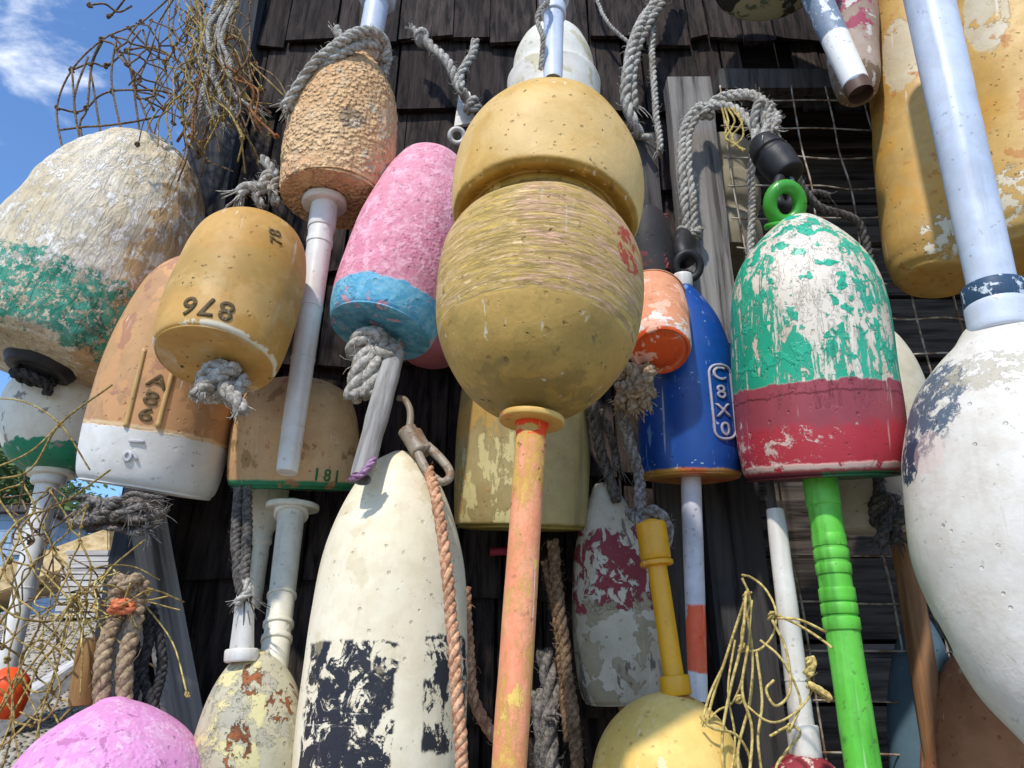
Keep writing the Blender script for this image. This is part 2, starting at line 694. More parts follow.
def stick(name, a, b, r0, r1, mat, parent, collars=(), round_=True, square=False, dent=.0004, seg=36, label=None):
    """a spindle from a to b, (px,py,Y) each; radii in pixels; collars: (t, extra pixels, half length t)"""
    p0, p1 = at(*a), at(*b)
    M = frame(p0, p1)
    L = (p1 - p0).length
    R0, R1 = pm(r0, p0), pm(r1, p1)
    if square:
        bm = bmesh.new()
        n = 24
        prev = None
        for i in range(n + 1):
            t = i / n
            r = R0 + (R1 - R0) * t
            ch = r * .82
            ring = []
            for (x, y) in ((-r, -ch), (-ch, -r), (ch, -r), (r, -ch), (r, ch), (ch, r), (-ch, r), (-r, ch)):
                v = Vector((x, y, t * L))
                v += Vector((noise.noise(v * 40), noise.noise(v * 40 + Vector((9, 0, 0))), 0)) * dent * 2
                ring.append(bm.verts.new(v))
            if prev:
                for k in range(8):
                    bm.faces.new((prev[k], prev[(k + 1) % 8], ring[(k + 1) % 8], ring[k]))
            else:
                bm.faces.new(ring[::-1])
            prev = ring
        bm.faces.new(prev)
        bmesh.ops.recalc_face_normals(bm, faces=bm.faces)
        me = mesh_of(bm, name, False)
    else:
        pr = [(0, 0), (0, 0)]
        e = R0 * .35 if round_ else R0 * .08
        pr += [(0, R0 * (.72 if round_ else .93)), (0, R0 * (.72 if round_ else .93))] if not round_ else [(0, R0 * .72)]
        pr += [(e, R0)]
        ts = []
        for (t, ex, hl) in sorted(collars):
            rr = R0 + (R1 - R0) * t
            xr = rr + pm(ex, p0.lerp(p1, t))
            z0, z1 = (t - hl) * L, (t + hl) * L
            b_ = min((z1 - z0) * .2, abs(xr - rr) * .4)
            pr += [(z0, rr), (z0, rr), (z0 + .0001, rr + (xr - rr) * .7), (z0 + b_, xr), (z0 + b_, xr), (z1 - b_, xr), (z1 - b_, xr), (z1 - .0001, rr + (xr - rr) * .7), (z1, rr), (z1, rr)]
        pr += [(L - R1 * (.35 if round_ else .08), R1), (L, R1 * (.72 if round_ else .93))]
        if not round_: pr += [(L, R1 * .93)]
        pr += [(L, 0)]
        me = mesh_of(lathe_bm(dense(pr, .006), seg, dent, 30, seed=len(bpy.data.meshes)), name)
        for p in me.polygons: p.use_smooth = True
        try:
            me.set_sharp_from_angle(angle=math.radians(40))
        except Exception:
            pass
    o = link(name, me, mat, parent, M)
    if label: o['label'] = label
    return o


def flange(name, c, axis_to, rpx, hpx, mat, parent, bevel=.25):
    """a disc collar centred on c, its axis towards axis_to"""
    p0, p1 = at(*c), at(*axis_to)
    M = frame(p0, p1)
    r, h = pm(rpx, p0), pm(hpx, p0)
    b = h * bevel
    pr = [(0, 0), (0, r - b), (b * .3, r - b * .3), (b, r), (h - b, r), (h - b * .3, r - b * .3), (h, r - b), (h, 0)]
    me = mesh_of(lathe_bm(pr, 56), name)
    try: me.set_sharp_from_angle(angle=math.radians(50))
    except Exception: pass
    return link(name, me, mat, parent, M)


def ring_obj(name, c, rmaj, rmin, mat, parent, normal=(0, -1, .3), sq=1.0):
    p = at(*c)
    Rm, rm = pm(rmaj, p), pm(rmin, p)
    n = Vector(normal).normalized()
    u = n.orthogonal().normalized()
    u = Vector((1, 0, 0)); u = (u - n * u.dot(n)).normalized()
    w = n.cross(u)
    pts = [p + u * math.cos(2 * PI * k / 40) * Rm + w * math.sin(2 * PI * k / 40) * Rm * sq for k in range(41)]
    bm = bmesh.new()
    tube(bm, pts, rm, seg=14, cap=False)
    return link(name, mesh_of(bm, name), mat, parent)


def box_bm(bm, c, s, rz=0.0, jit=0.0, M=None):
    v = []
    for dx in (-1, 1):
        for dy in (-1, 1):
            for dz in (-1, 1):
                q = Vector((dx * s[0] / 2, dy * s[1] / 2, dz * s[2] / 2))
                if jit: q += Vector((R.uniform(-jit, jit), R.uniform(-jit, jit), R.uniform(-jit, jit)))
                if M is not None: q = M @ q
                v.append(bm.verts.new(Vector(c) + q))
    for f in ((0, 1, 3, 2), (4, 6, 7, 5), (0, 4, 5, 1), (2, 3, 7, 6), (0, 2, 6, 4), (1, 5, 7, 3)):
        bm.faces.new([v[i] for i in f])


# ================================================================== SETTING
# ---- the shed: shingled wall, corner board, window recess, trim
XL, XR = -0.49, 1.6
WX0, WX1, WZ0, WZ1 = 0.312, 1.05, 1.05, 2.385
m_shingle = wood('weathered_shingle', '#4d433e', '#221d1b', 'z', 1.3, .0045, .9, .9)
m_dark = wood('dark_board', '#3a332e', '#241f1c', 'x', 1.0, .0015, .6, .5)
m_grey = wood('silvered_board', '#9a9690', '#6e6a66', 'z', .8, .0022, .75, .25)
m_greyd2 = wood('shade_toned_board', '#4c4a4a', '#363434', 'z', .8, .002, .7, .2)
m_greyd = wood('dark_silvered_board', '#615d5b', '#474442', 'z', .8, .002, .7, .25)

shed = empty('shed', Matrix.Translation((0, 0, 0)), 'old shed wall of dark weathered shingles behind the hanging buoys', 'shed')
bm = bmesh.new()
rw = random.Random(5)
EXP = .148
z = 0.0
row = 0
while z < 3.5:
    x = XL - rw.uniform(0, .05)
    while x < XR:
        w = rw.choice((.035, .045, .055, .07, .085, .1)) * rw.uniform(.85, 1.15)
        x0, x1 = max(x, XL), min(x + w - rw.uniform(.001, .005), XR)
        x += w
        if x1 - x0 < .012: continue
        zb = z + rw.uniform(-.010, .006) - (rw.random() < .1) * rw.uniform(0, .02)
        zt = z + EXP * 1.5
        if zb > WZ0 - .16 and zb < WZ1 - .02:      # the window hole
            if x1 > WX0 and x0 < WX1:
                if x0 < WX0 - .015: x1 = WX0 - .002
                elif x1 > WX1 + .015: x0 = WX1 + .002
                else: continue
        if zb <= WZ0 - .16 and x1 > WX0 and x0 < WX1: zt = min(zt, WZ0)
        th, tl = rw.uniform(.006, .013), rw.uniform(-.006, .004)
        yb = -.024 - rw.uniform(0, .004)
        yt = -.004
        sk = rw.uniform(-.007, .007)
        vs = [(x0, yb, zb), (x1, yb + tl, zb + sk), (x1, yb + tl + th, zb + sk), (x0, yb + th, zb),
              (x0, yt - .001, zt), (x1, yt - .001, zt), (x1, yt + .003, zt), (x0, yt + .003, zt)]
        vs = [bm.verts.new(q) for q in vs]
        for f in ((0, 1, 2, 3), (7, 6, 5, 4), (0, 4, 5, 1), (1, 5, 6, 2), (2, 6, 7, 3), (3, 7, 4, 0)):
            bm.faces.new([vs[i] for i in f])
    z += EXP
    row += 1
bmesh.ops.recalc_face_normals(bm, faces=bm.faces)
link('wall', mesh_of(bm, 'wall', False), m_shingle, shed)

bm = bmesh.new()                                        # sheathing behind the shingles, with the window hole, and the side and back walls
for (a, b, c, d) in ((XL, WX0, 0, 3.5), (WX1, XR, 0, 3.5), (WX0, WX1, 0, WZ0), (WX0, WX1, WZ1, 3.5)):
    box_bm(bm, ((a + b) / 2, .03, (c + d) / 2), (b - a, .05, d - c))
box_bm(bm, (XL + .03, 1.6, 1.75), (.05, 3.05, 3.5))
box_bm(bm, (XR - .03, 1.6, 1.75), (.05, 3.05, 3.5))
box_bm(bm, ((XL + XR) / 2, 3.15, 1.75), (XR - XL, .05, 3.5))
bmesh.ops.recalc_face_normals(bm, faces=bm.faces)
link('sheathing', mesh_of(bm, 'sheathing', False), m_dark, shed)
bm = bmesh.new()
box_bm(bm, (XL + .05, 1.6, 3.6), (.5, 3.7, .05), M=Matrix.Rotation(0, 3, 'X'))
bm.free()
bm = bmesh.new()
for (a, b) in (((-.8, 3.46), (.55, 4.3)), ((.55, 4.3), (1.9, 3.46))):
    d = Vector((b[0] - a[0], 0, b[1] - a[1]))
    box_bm(bm, ((a[0] + b[0]) / 2, 1.62, (a[1] + b[1]) / 2 + .06), (d.length, 3.3, .05), M=Matrix.Rotation(-math.atan2(d.z, d.x), 3, 'Y'))
link('roof', mesh_of(bm, 'roof', False), m_dark, shed)
bm = bmesh.new()                                        # gable
vs = [bm.verts.new(q) for q in ((XL, .02, 3.5), (XR, .02, 3.5), (.55, .02, 4.26), (XL, .05, 3.5), (XR, .05, 3.5), (.55, .05, 4.26))]
for f in ((0, 1, 2), (5, 4, 3), (0, 3, 4, 1), (1, 4, 5, 2), (2, 5, 3, 0)): bm.faces.new([vs[i] for i in f])
link('gable', mesh_of(bm, 'gable', False), m_dark, shed)

bm = bmesh.new()
box_bm(bm, (XL + .030, -.021, 1.75), (.07, .045, 3.5), jit=.002)
link('corner_board', mesh_of(bm, 'corner_board', False), wood('corner_paint', '#45474b', '#2e3033', 'z', .7, .002, .6), shed)

bm = bmesh.new()                                        # dark boards seen through the window opening
rw = random.Random(9)
z = WZ0 - .05
while z < WZ1 + .05:
    h = rw.uniform(.075, .13)
    box_bm(bm, ((WX0 + WX1) / 2, .10 + rw.uniform(-.008, .008), z + h / 2), (WX1 - WX0 + .1, .02, h - .006), jit=.002)
    z += h
o = link('window_boards', mesh_of(bm, 'window_boards', False), wood('window_board', '#6e665f', '#3d3733', 'x', 1.2, .002, .7, .8), shed)
bm = bmesh.new()
box_bm(bm, ((WX0 + WX1) / 2 + .01, -.028, WZ1 + .02), (WX1 - WX0 - .01, .05, .034), jit=.003)
box_bm(bm, (WX1 + .03, -.028, (WZ0 + WZ1) / 2), (.06, .04, WZ1 - WZ0), jit=.002)
link('window_trim', mesh_of(bm, 'window_trim', False), m_greyd, shed)


def board(name, x0, x1, z0, z1, y, th, mat, seed, parent, lean=0.0):
    bm = bmesh.new()
    rr = random.Random(seed)
    n = 40
    prev = None
    for i in range(n + 1):
        t = i / n
        zz = z0 + (z1 - z0) * t
        a = x0 + .003 * noise.noise(Vector((seed, zz * 7, 0))) + lean * t
        b = x1 + .003 * noise.noise(Vector((seed + 5, zz * 7, 0))) + lean * t
        top = i == n
        q = [(a, y), (b, y + .002), (b, y + th), (a, y + th)]
        ring = [bm.verts.new((p[0], p[1], zz + (rr.uniform(-.004, .004) if top else 0))) for p in q]
        if prev:
            for k in range(4): bm.faces.new((prev[k], prev[(k + 1) % 4], ring[(k + 1) % 4], ring[k]))
        else: bm.faces.new(ring[::-1])
        prev = ring
    bm.faces.new(prev)
    bmesh.ops.recalc_face_normals(bm, faces=bm.faces)
    return link(name, mesh_of(bm, name, False), mat, parent)


zp = at(715, 345, -.05).z
board('window_post', .245, .312, zp, 2.405, -.058, .034, m_grey, 3, shed)
board('lower_post', .240, .310, 0.02, zp - .003, -.055, .034, m_greyd2, 13, shed)  # same post lower down, its shade painted in as a darker board tone
o = board('side_board', at(640, 300, -.03).x, at(668, 300, -.03).x, 0.02, at(650, 140, -.03).z, -.046, .02, m_greyd, 8, shed)

# leaning plank by the corner
pl = board('leaning_plank', -.021, .021, 0, 1, -.008, .016, m_grey, 21, None)
a, b = at(188, 745, -.055), at(140, 470, -.055)
d = (b - a).normalized()
foot = a - d * (a.z / d.z)
M = frame(foot, b); M.translation = foot
pl.matrix_local = M @ Matrix.Diagonal((1.0, 1.0, (b - foot).length, 1.0))
tag(pl, 'grey weathered plank leaning behind the pink buoy at the shed corner', 'plank')

# wire mesh over the window opening
m_wire = G('galvanised_wire')
m_wire = m_wire.done(m_wire.mix(m_wire.ss(m_wire.noise(60), .4, .6), lin('#b0a898'), lin('#7a5f48')), .6, None, .3, .1)
bm = bmesh.new()
rr = random.Random(3)
for i in range(14):
    x = .325 + i * .0552
    w = rr.uniform(-.006, .006)
    P = [Vector((x + w * math.sin(k * .8) + .004 * noise.noise(Vector((i, k * .7, 0))) + .02 * (2.3 - (1.1 + k * .064)), -.063 - .010 * noise.noise(Vector((i * .7, k * .5, 4))), 1.1 + k * .064)) for k in range(21)]
    tube(bm, crom(P, 3), .0014, seg=6)
for j in range(24):
    z = 1.12 + j * .0535
    P = [Vector((.316 + k * .045, -.0645 - .010 * noise.noise(Vector((k * .6, j * .7, 4))), z + .005 * noise.noise(Vector((k * .6, j, 9))) - .012 * (k * .047))) for k in range(17)]
    tube(bm, crom(P, 3), .0013, seg=6)
o = link('wire_mesh', mesh_of(bm, 'wire_mesh'), m_wire)
tag(o, 'rusty galvanised wire mesh stretched over the dark window opening', 'wire mesh')

# ---- ground, gravel bank, things far behind on the left
g = G('ground_gravel')
v1 = g.voro(60, out='Color'); v2 = g.voro(60)
nn = g.noise(3, 8, .65)
c = g.mix(g.ss(nn, .38, .62), lin('#a89e8d'), lin('#8f8676'))
sp = g.N('ShaderNodeSeparateColor'); g.put(sp.inputs[0], v1)
c = g.mix(g.math('MULTIPLY', sp.outputs[0], .8), c, lin('#b4ac9c'))
m_gravel = g.done(c, .9, g.bump(g.ss(v2, 0, .6, 1, 0), .02), .2)
bm = bmesh.new()
S = 1500
for q in ((-S, -S, 0), (S, -S, 0), (S, S, 0), (-S, S, 0)): bm.verts.new(q)
bm.verts.ensure_lookup_table()
bm.faces.new(bm.verts[:])
tag(link('ground', mesh_of(bm, 'ground', False), m_gravel), 'pale gravel ground in front of the shed', 'ground', kind='structure')


def bank_z(x, y):
    def s(a, b, v):
        v = max(0, min(1, (v - a) / (b - a)))
        return v * v * (3 - 2 * v)
    e = s(-.62, -1.0, x) if x > -1.0 else 1
    z = 1.42 * s(.5, 1.35, y) + .43 * s(1.2, 2.4, y) + .22 * s(3, 12, y)
    return z * e * s(-40, -25, x) * s(60, 40, y) - .05 + .03 * noise.noise(Vector((x * 2, y * 2, 0))) * min(1, z)


bm = bmesh.new()
nx, ny = 90, 110
xs = [-.64 - 40 * (i / nx) ** 2.2 for i in range(nx + 1)]
ys = [.35 + 60 * (j / ny) ** 2.2 for j in range(ny + 1)]
grid = [[bm.verts.new((x, y, bank_z(x, y) + .012 * noise.noise(Vector((x * 18, y * 18, 2))))) for y in ys] for x in xs]
for i in range(nx):
    for j in range(ny):
        bm.faces.new((grid[i][j], grid[i][j + 1], grid[i + 1][j + 1], grid[i + 1][j]))
bmesh.ops.recalc_face_normals(bm, faces=bm.faces)
me = mesh_of(bm, 'gravel_bank')
tag(link('gravel_bank', me, m_gravel), 'grey gravel bank rising behind the shed corner', 'gravel bank', kind='structure')


def at_bank(px, py, y):
    p = at(px, py, y)
    return p


m_beige = wood('beige_timber', '#d8bf92', '#b89b6c', 'x', .6, .002, .3)
m_whiteb = wood('white_board', '#d9d6cf', '#b5b0a8', 'x', .6, .001, .3, .3)
# long beige timber on a white board stack
bm = bmesh.new()
a, b = at(-60, 612, 2.6), at(128, 545, 2.3)
d = (b - a)
Mr = Matrix.Identity(3)
zx = d.normalized(); yy = Vector((0, 0, 1)).cross(zx).normalized(); zz = zx.cross(yy)
Mr = Matrix((zx, yy, zz)).transposed()
box_bm(bm, (a + b) / 2, (d.length, .22, .115), M=Mr)
bmesh.ops.bevel(bm, geom=bm.edges[:], offset=.006, segments=2, affect='EDGES')
tag(link('timber_beam', mesh_of(bm, 'timber_beam', False), m_beige), 'long beige timber beam lying slanted in the background at lower left', 'timber')
pc = at(100, 578, 2.34)
zc = bank_z(pc.x, pc.y)
bm = bmesh.new()
n = 0
ztop = at(100, 562, 2.34).z
zz_ = zc - .02
rr = random.Random(4)
while zz_ < ztop:
    box_bm(bm, (pc.x + .02 + rr.uniform(-.01, .01), pc.y, zz_ + .011), (.17 + rr.uniform(-.01, .01), .34, .020), jit=.002)
    zz_ += .0245
tag(link('board_stack', mesh_of(bm, 'board_stack', False), m_whiteb), 'stack of thin white boards under the beige timber end', 'board stack')
bm = bmesh.new()
a, b = at(-20, 735, 1.35), at(118, 640, 1.6)
d = b - a
zx = d.normalized(); yy = Vector((0, 0, 1)).cross(zx).normalized(); zz = zx.cross(yy)
box_bm(bm, (a + b) / 2, (d.length, .10, .05), M=Matrix((zx, yy, zz)).transposed(), jit=.004)
tag(link('driftwood_plank', mesh_of(bm, 'driftwood_plank', False), m_whiteb), 'pale bleached plank lying on the gravel behind the pink buoy', 'plank')

# small hut far behind: pale blue wall, white board
hut = empty('hut', Matrix.Translation(at(10, 600, 7.5)), 'small pale blue hut with a flat roof far behind at lower left', 'hut')
bm = bmesh.new()
p = at(0, 560, 7.5); pz = bank_z(p.x, 7.5)
zt = at(0, 515, 7.5).z
zz_ = pz - .2
while zz_ < zt:
    box_bm(bm, (p.x - .9, 7.9, zz_ + .06), (2.6, .9 + .03 * (int(zz_ * 100) % 2), .118), M=Matrix.Rotation(.02, 3, 'X'))
    zz_ += .122
link('wall', mesh_of(bm, 'wall', False), wood('hut_paint', '#9db3c9', '#8aa2bb', 'z', .2, .001, .2), hut)
bm = bmesh.new()
box_bm(bm, (p.x - .9, 7.9, zt + .03), (2.9, 1.2, .07))
link('roof', mesh_of(bm, 'roof', False), m_greyd, hut)
bm = bmesh.new()
box_bm(bm, (at(28, 530, 7.42).x, 7.43, at(28, 538, 7.42).z), (.26, .03, .36))
link('shutter', mesh_of(bm, 'shutter', False), m_whiteb, hut)

# trees
g = G('leaf')
geo = g.N('ShaderNodeNewGeometry')
c = g.mix(geo.outputs['Random Per Island'], lin('#2f4424'), lin('#5d7038'))
m_leaf = g.done(c, .6, None, .25)
m_bark = wood('bark', '#4c4036', '#352c25', 'z', .5, .003)


def tree(px, py, y, h, r, label, seed):
    p = at(px, py, y)
    bz = bank_z(p.x, y) - .05
    e = empty('leafy_tree', Matrix.Translation((p.x, y, bz)), label, 'tree', 'trees far behind the shed')
    rr = random.Random(seed)
    bm = bmesh.new()
    base = Vector((p.x, y, bz))
    tube(bm, crom([base, base + Vector((.05, 0, h * .4)), base + Vector((-.03, 0, h * .9))], 6), r * .11, r * .02, 10)
    cl = []
    for k in range(26):
        a, q = rr.uniform(0, 2 * PI), rr.random() ** .5
        c0 = base + Vector((math.cos(a) * r * q, math.sin(a) * r * q, h * rr.uniform(.3, 1.0)))
        if c0.z - base.z > h * .8: c0.x = base.x + (c0.x - base.x) * .5
        cl.append(c0)
        tube(bm, crom([base + Vector((0, 0, (c0.z - base.z) * .6)), (base + c0) / 2 + Vector((0, 0, (c0.z - base.z) * .35)), c0], 4), r * .03, r * .006, 6)
    link('trunk', mesh_of(bm, 'trunk'), m_bark, e)
    bm = bmesh.new()
    for c0 in cl:
        for k in range(170):
            v = Vector((rr.gauss(0, 1), rr.gauss(0, 1), rr.gauss(0, .8))) * r * .2
            q = c0 + v
            s = r * rr.uniform(.03, .06)
            u = Vector((rr.gauss(0, 1), rr.gauss(0, 1), rr.gauss(0, 1))).normalized()
            w = u.orthogonal().normalized()
            vs = [bm.verts.new(q + x) for x in (u * s, w * s * .5, -u * s, -w * s * .5)]
            bm.faces.new(vs)
    link('crown', mesh_of(bm, 'crown', False), m_leaf, e)


tree(-30, 560, 10, 3.0, 1.3, 'dark green leafy tree behind the blue hut, leftmost of its row', 2)
tree(35, 560, 12.5, 2.9, 1.2, 'dark green leafy tree seen through the twine net beside the white handle', 3)
# ================================================================== BUOYS
m_white = paint('white_plastic', '#e6e3dc', '#d6d2c9', rough=.42, grain=(40, .25), bump=.0003, dirt=.3, dirtcol='#8a8272', streak=.25, speck=.3)
m_bluewhite = paint('bluish_white_plastic', '#cdd6e4', '#bac6d8', rough=.4, grain=(40, .25), bump=.0003, dirt=.3, dirtcol='#8f8f94', streak=.3, speck=.3)
m_cream_h = paint('cream_plastic', '#e4dfcc', '#d3ccb4', rough=.45, grain=(40, .3), bump=.0004, dirt=.35, streak=.3)
m_black = paint('black_rubber', '#1d1d1f', '#2b2a2a', rough=.5, grain=(50, .4), bump=.0006, dirt=.3, dirtcol='#6a6560', speck=0)
m_greyrope = fibre('grey_rope', '#c3bfb6', '#8d877c')
m_darkrope = fibre('dark_grey_rope', '#6f6a64', '#45413d')
m_blackrope = fibre('black_rope', '#4a4848', '#2a2929')
m_tanrope = fibre('tan_rope', '#b39c7f', '#7e6a52')
m_salmon = fibre('salmon_rope', '#dbae8a', '#a8765a')
m_brownrope = fibre('brown_rope', '#9c8064', '#66503c')
m_yellow_t = fibre('yellow_twine', '#dcc982', '#a88f52')
m_ochre_t = fibre('ochre_twine', '#b5a064', '#7d6538')
m_brown_t = fibre('brown_twine', '#8f785c', '#5c4a38')
m_ink = paint('dark_ink', '#54452c', '#6e5a38', [dict(col='#a07c42', th=.60, ws=110, wd=5, h=-.2, amt=.7)], rough=.8, grain=(90, .4), bump=.0003, speck=0, dirt=.2)

# 1 big rough white and green float, upper left
b = Buoy((160, 145, -.09), (40, 366, -.13), [(0, 0), (0, 0), (0, 62), (.012, 76), (.05, 86), (.2, 92), (.4, 93), (.58, 85), (.72, 74), (.84, 60), (.93, 44), (.985, 24), (1, 0)],
         'big crusty cream float with faded green band, far left under the twine net', fine=.0022, fscale=34, dent=.004, seg=128, step=.0022)
zg0, zg1 = b.z(70, 340), b.z(75, 258)
b.body(paint('crusty_cream', '#eae0cb', '#d9c8a6', [  # right side tan and darker green: shade away from the sun, painted in
    dict(col='#c29c6a', x=(.03, .3), xw=.09, th=.42, ws=16, h=.1, amt=.85),
    dict(col='#2f8e74', col2='#56a890', cs=60, z=(zg0, zg1), wob=.010, th=.462, ws=105, wd=9, wr=.74, h=.15),
    dict(col='#2b5f4c', z=(zg0, zg1 - .01), wob=.012, th=.53, ws=18, x=(.01, .3), h=.1, amt=.8),
    dict(col='#f0ebe0', th=.53, ws=75, wd=9, wr=.8, h=.4, sz=.6, amt=.8, z=(zg1 - .02, None), wob=.01),
    dict(col='#d9cdb4', th=.55, ws=120, wd=9, wr=.8, h=.4, z=(None, zg1), amt=.8),
], rough=.85, grain=(70, .7), bump=.0016, dirt=.4, dirtcol='#8a6f4a', ridges=(70, .011, (.5, .6, 0)), speck=.3))
hb = [(0, 0), (.010, .0)]
c0 = b.M @ Vector((0, 0, -.004))
pr = [(-.006, .0), (-.006, .018), (-.006, .018), (-.010, .022), (-.010, .034), (-.006, .038), (.006, .040), (.006, 0)]
link('rubber_collar', mesh_of(lathe_bm(dense(pr, .003), 48), 'rubber_collar'), m_black, b.e, b.M)
bm = bmesh.new()
P = [b.M @ Vector((math.cos(a) * .02, math.sin(a) * .02, -.014 - .002 * a)) for a in [k * .5 for k in range(14)]]
rope_bm(bm, P, .006, 3)
link('rope_coil', mesh_of(bm, 'rope_coil'), m_blackrope, b.e)

# 3 tan granular float
b = Buoy((353, 54, -.20), (334, 201, -.20), [(0, 0), (0, 0), (0, 47), (.008, 50), (.03, 53), (.25, 55), (.5, 54), (.68, 49), (.82, 40), (.93, 29), (1, 19), (1, 0)],
         'pebbly tan foam float with a long white stick below, rope draped over its top', fine=.0012, fscale=120, dent=.003, seg=160, step=.0016)
b.body(paint('granular_tan', '#e6c294', '#d9ae7e', [
    dict(col='#8a7a66', spot=(*b.hit(352, 118), .016), ws=60, h=-.3, amt=.75),
    dict(col='#c08a68', z=(None, .035), wob=.01, th=.5, ws=30, h=0, amt=.35),  # underside shadow painted in as patchy darker tan
    dict(col='#cbb79a', th=.60, ws=40, h=.1),
], rough=.85, grain=(110, .6), bump=.0008, pebble=(210, .0045), dirt=.45, dirtcol='#7d5a3c', speck=.2))
flange('flange', (325, 200, -.205), (323, 222, -.205), 22, 8, m_white, b.e)
b.stick((325, 205, -.207), (287, 472, -.235), 12.5, 11, m_white, collars=((.05, 1.0, .06), (.165, .8, .012), (.43, .6, .004), (.62, .5, .003), (.86, .5, .003)))
b.stick((383, -30, -.20), (368, 52, -.20), 12, 11.5, m_bluewhite, name='top_spindle', collars=((.3, 6, .12),))
rope('rope_wrap', [(385, 40, -.24), (372, 30, -.26), (352, 34, -.27), (330, 50, -.27), (308, 72, -.265), (292, 96, -.255), (284, 108, -.25)], 5, m_greyrope, b.e, fray=14, fraylen=3.4,
     more=[([(383, 62, -.225), (386, 44, -.235), (372, 38, -.25), (352, 40, -.262), (340, 36, -.262), (336, 28, -.26)], 4.5, 9),
           ([(384, 75, -.22), (388, 55, -.21), (376, 46, -.24), (360, 46, -.258), (335, 58, -.265), (300, 92, -.25), (290, 112, -.245)], 4.5, 12)])

# 4 ochre float with number
b = Buoy((263, 217, -.265), (214, 362, -.31), [(0, 0), (0, 0), (0, 52), (.006, 56), (.03, 60), (.15, 62.5), (.35, 63), (.6, 60), (.78, 53), (.9, 42), (.97, 27), (1, 12), (1, 0)],
         'ochre yellow float with dark upside-down numerals and a rope knot below')
z0 = b.z(262, 250); z1 = b.z(235, 292)
b.body(paint('ochre_paint', '#cb9f56', '#b98b42', [
    dict(col='#a98c4a', z=(z1, z0), wob=.006, h=.05, amt=.5, th=.44, ws=14, tsoft=.05),
    dict(col='#d9b87c', th=.58, ws=16, h=.05, amt=.4, tsoft=.06),
    dict(col='#e3d9c0', z=(.001, .006), wob=.001, th=.5, ws=20, h=.1),
], rough=.55, grain=(60, .35), bump=.0006, dirt=.35, speck=.9))
b.text('876', 208, 306, 21, m_ink, rot=PI, space=1.15, thick=.0006, xs=1.05)
b.text('78', 276, 237, 13, m_ink, rot=PI * .6, thick=.0005, space=1.1)
knot('rope_knot', 222, 384, -.31, 18, 7.5, m_greyrope, b.e, 4, tails=[[(228, 392, -.33), (238, 402, -.335), (241, 413, -.335)], [(205, 388, -.33), (196, 398, -.335)]], sq=(1.1, .9, .75), turns=3, fraylen=2)

# 5 brown and white float behind it
b = Buoy((206, 255, -.185), (146, 491, -.14), [(0, 0), (0, 0), (0, 55), (.012, 62), (.05, 66), (.15, 68), (.35, 68), (.6, 63), (.8, 50), (.92, 34), (1, 12), (1, 0)],
         'worn orange-brown float with white lower band and stamped numbers, under the ochre numbered float')
zw = b.z(150, 431)
b.body(paint('brown_white', '#c69a6a', '#b58a62', [
    dict(col='#cf9a68', th=.52, ws=22, h=.1, amt=.8),
    dict(col='#9c6a58', th=.57, ws=30, h=.1, amt=.6, x=(-.1, .0)),
    dict(col='#e2e0da', col2='#d4d1ca', z=(None, zw), wob=.003, h=.5, soft=.0008),
    dict(col='#dcc59a', z=(zw, zw + .004), wob=.002, h=.3, amt=.7),
], rough=.65, bump=.001, dirt=.3, speck=.4))
m_panel = paint('pale_panel', '#d3b077', '#c39c62', rough=.7, bump=.0006, speck=.2)
for (dx) in (-17, 15):
    P = []
    for k in range(9):
        t = k / 8
        P.append(b.whit(143 + dx + t * 19 * (1.1 if dx > 0 else 1.0), 427 - t * 78, .0002))
    bm = bmesh.new(); tube(bm, crom(P, 3), .0030, .0026, 6)
    link('panel_edge', mesh_of(bm, 'panel_edge'), m_panel, b.e)
for (s_, px, py) in (('A', 158, 382), ('8', 151, 399), ('6', 146, 415)):
    b.text(s_, px, py, 14, m_ink, rot=-.15, thick=.0008, xs=1.5)
m_wemb = paint('white_relief', '#d8d8dc', '#c8c8ce', rough=.6, bump=.0004, speck=0)
for (s_, px, py) in (('1', 136, 441), ('6', 130, 456)):
    b.text(s_, px, py, 14, m_wemb, rot=-1.5, thick=.0016, xs=1.3)

# 6 white and green ball float far left
b = Buoy((76, 362, -.04), (51, 471, -.04), [(0, 0), (0, 0), (0, 22), (.04, 34), (.15, 46), (.35, 54), (.55, 56), (.75, 50), (.9, 36), (.97, 20), (1, 0)],
         'cream ball float with green lower half and white handle, far left below the crusty float')
zg = b.z(60, 440)
b.body(paint('cream_green', '#e4dccb', '#d8cfb9', [dict(col='#1f8560', col2='#2c7a58', z=(None, zg), wob=.008, th=.33, ws=30, h=.3), dict(col='#8c8478', th=.62, ws=40, h=0)], rough=.5, dirt=.3))
flange('flange', (52, 469, -.04), (50, 480, -.04), 22, 8, m_cream_h, b.e)
b.stick((50, 474, -.04), (6, 672, -.04), 11, 9.5, m_white, collars=((.02, 5, .04), (.3, .6, .004), (.6, .6, .004)))

# 7 orange end at far left
b = Buoy((14, 668, -.2), (-2, 718, -.2), [(0, 0), (0, 0), (0, 12), (.06, 18), (.4, 21), (.75, 19), (.95, 10), (1, 0)], 'small bright orange float at the far left edge under the twine', cat='float', name='small_float')
b.body(paint('orange', '#f2571c', '#e4490f', rough=.5, dirt=.2))

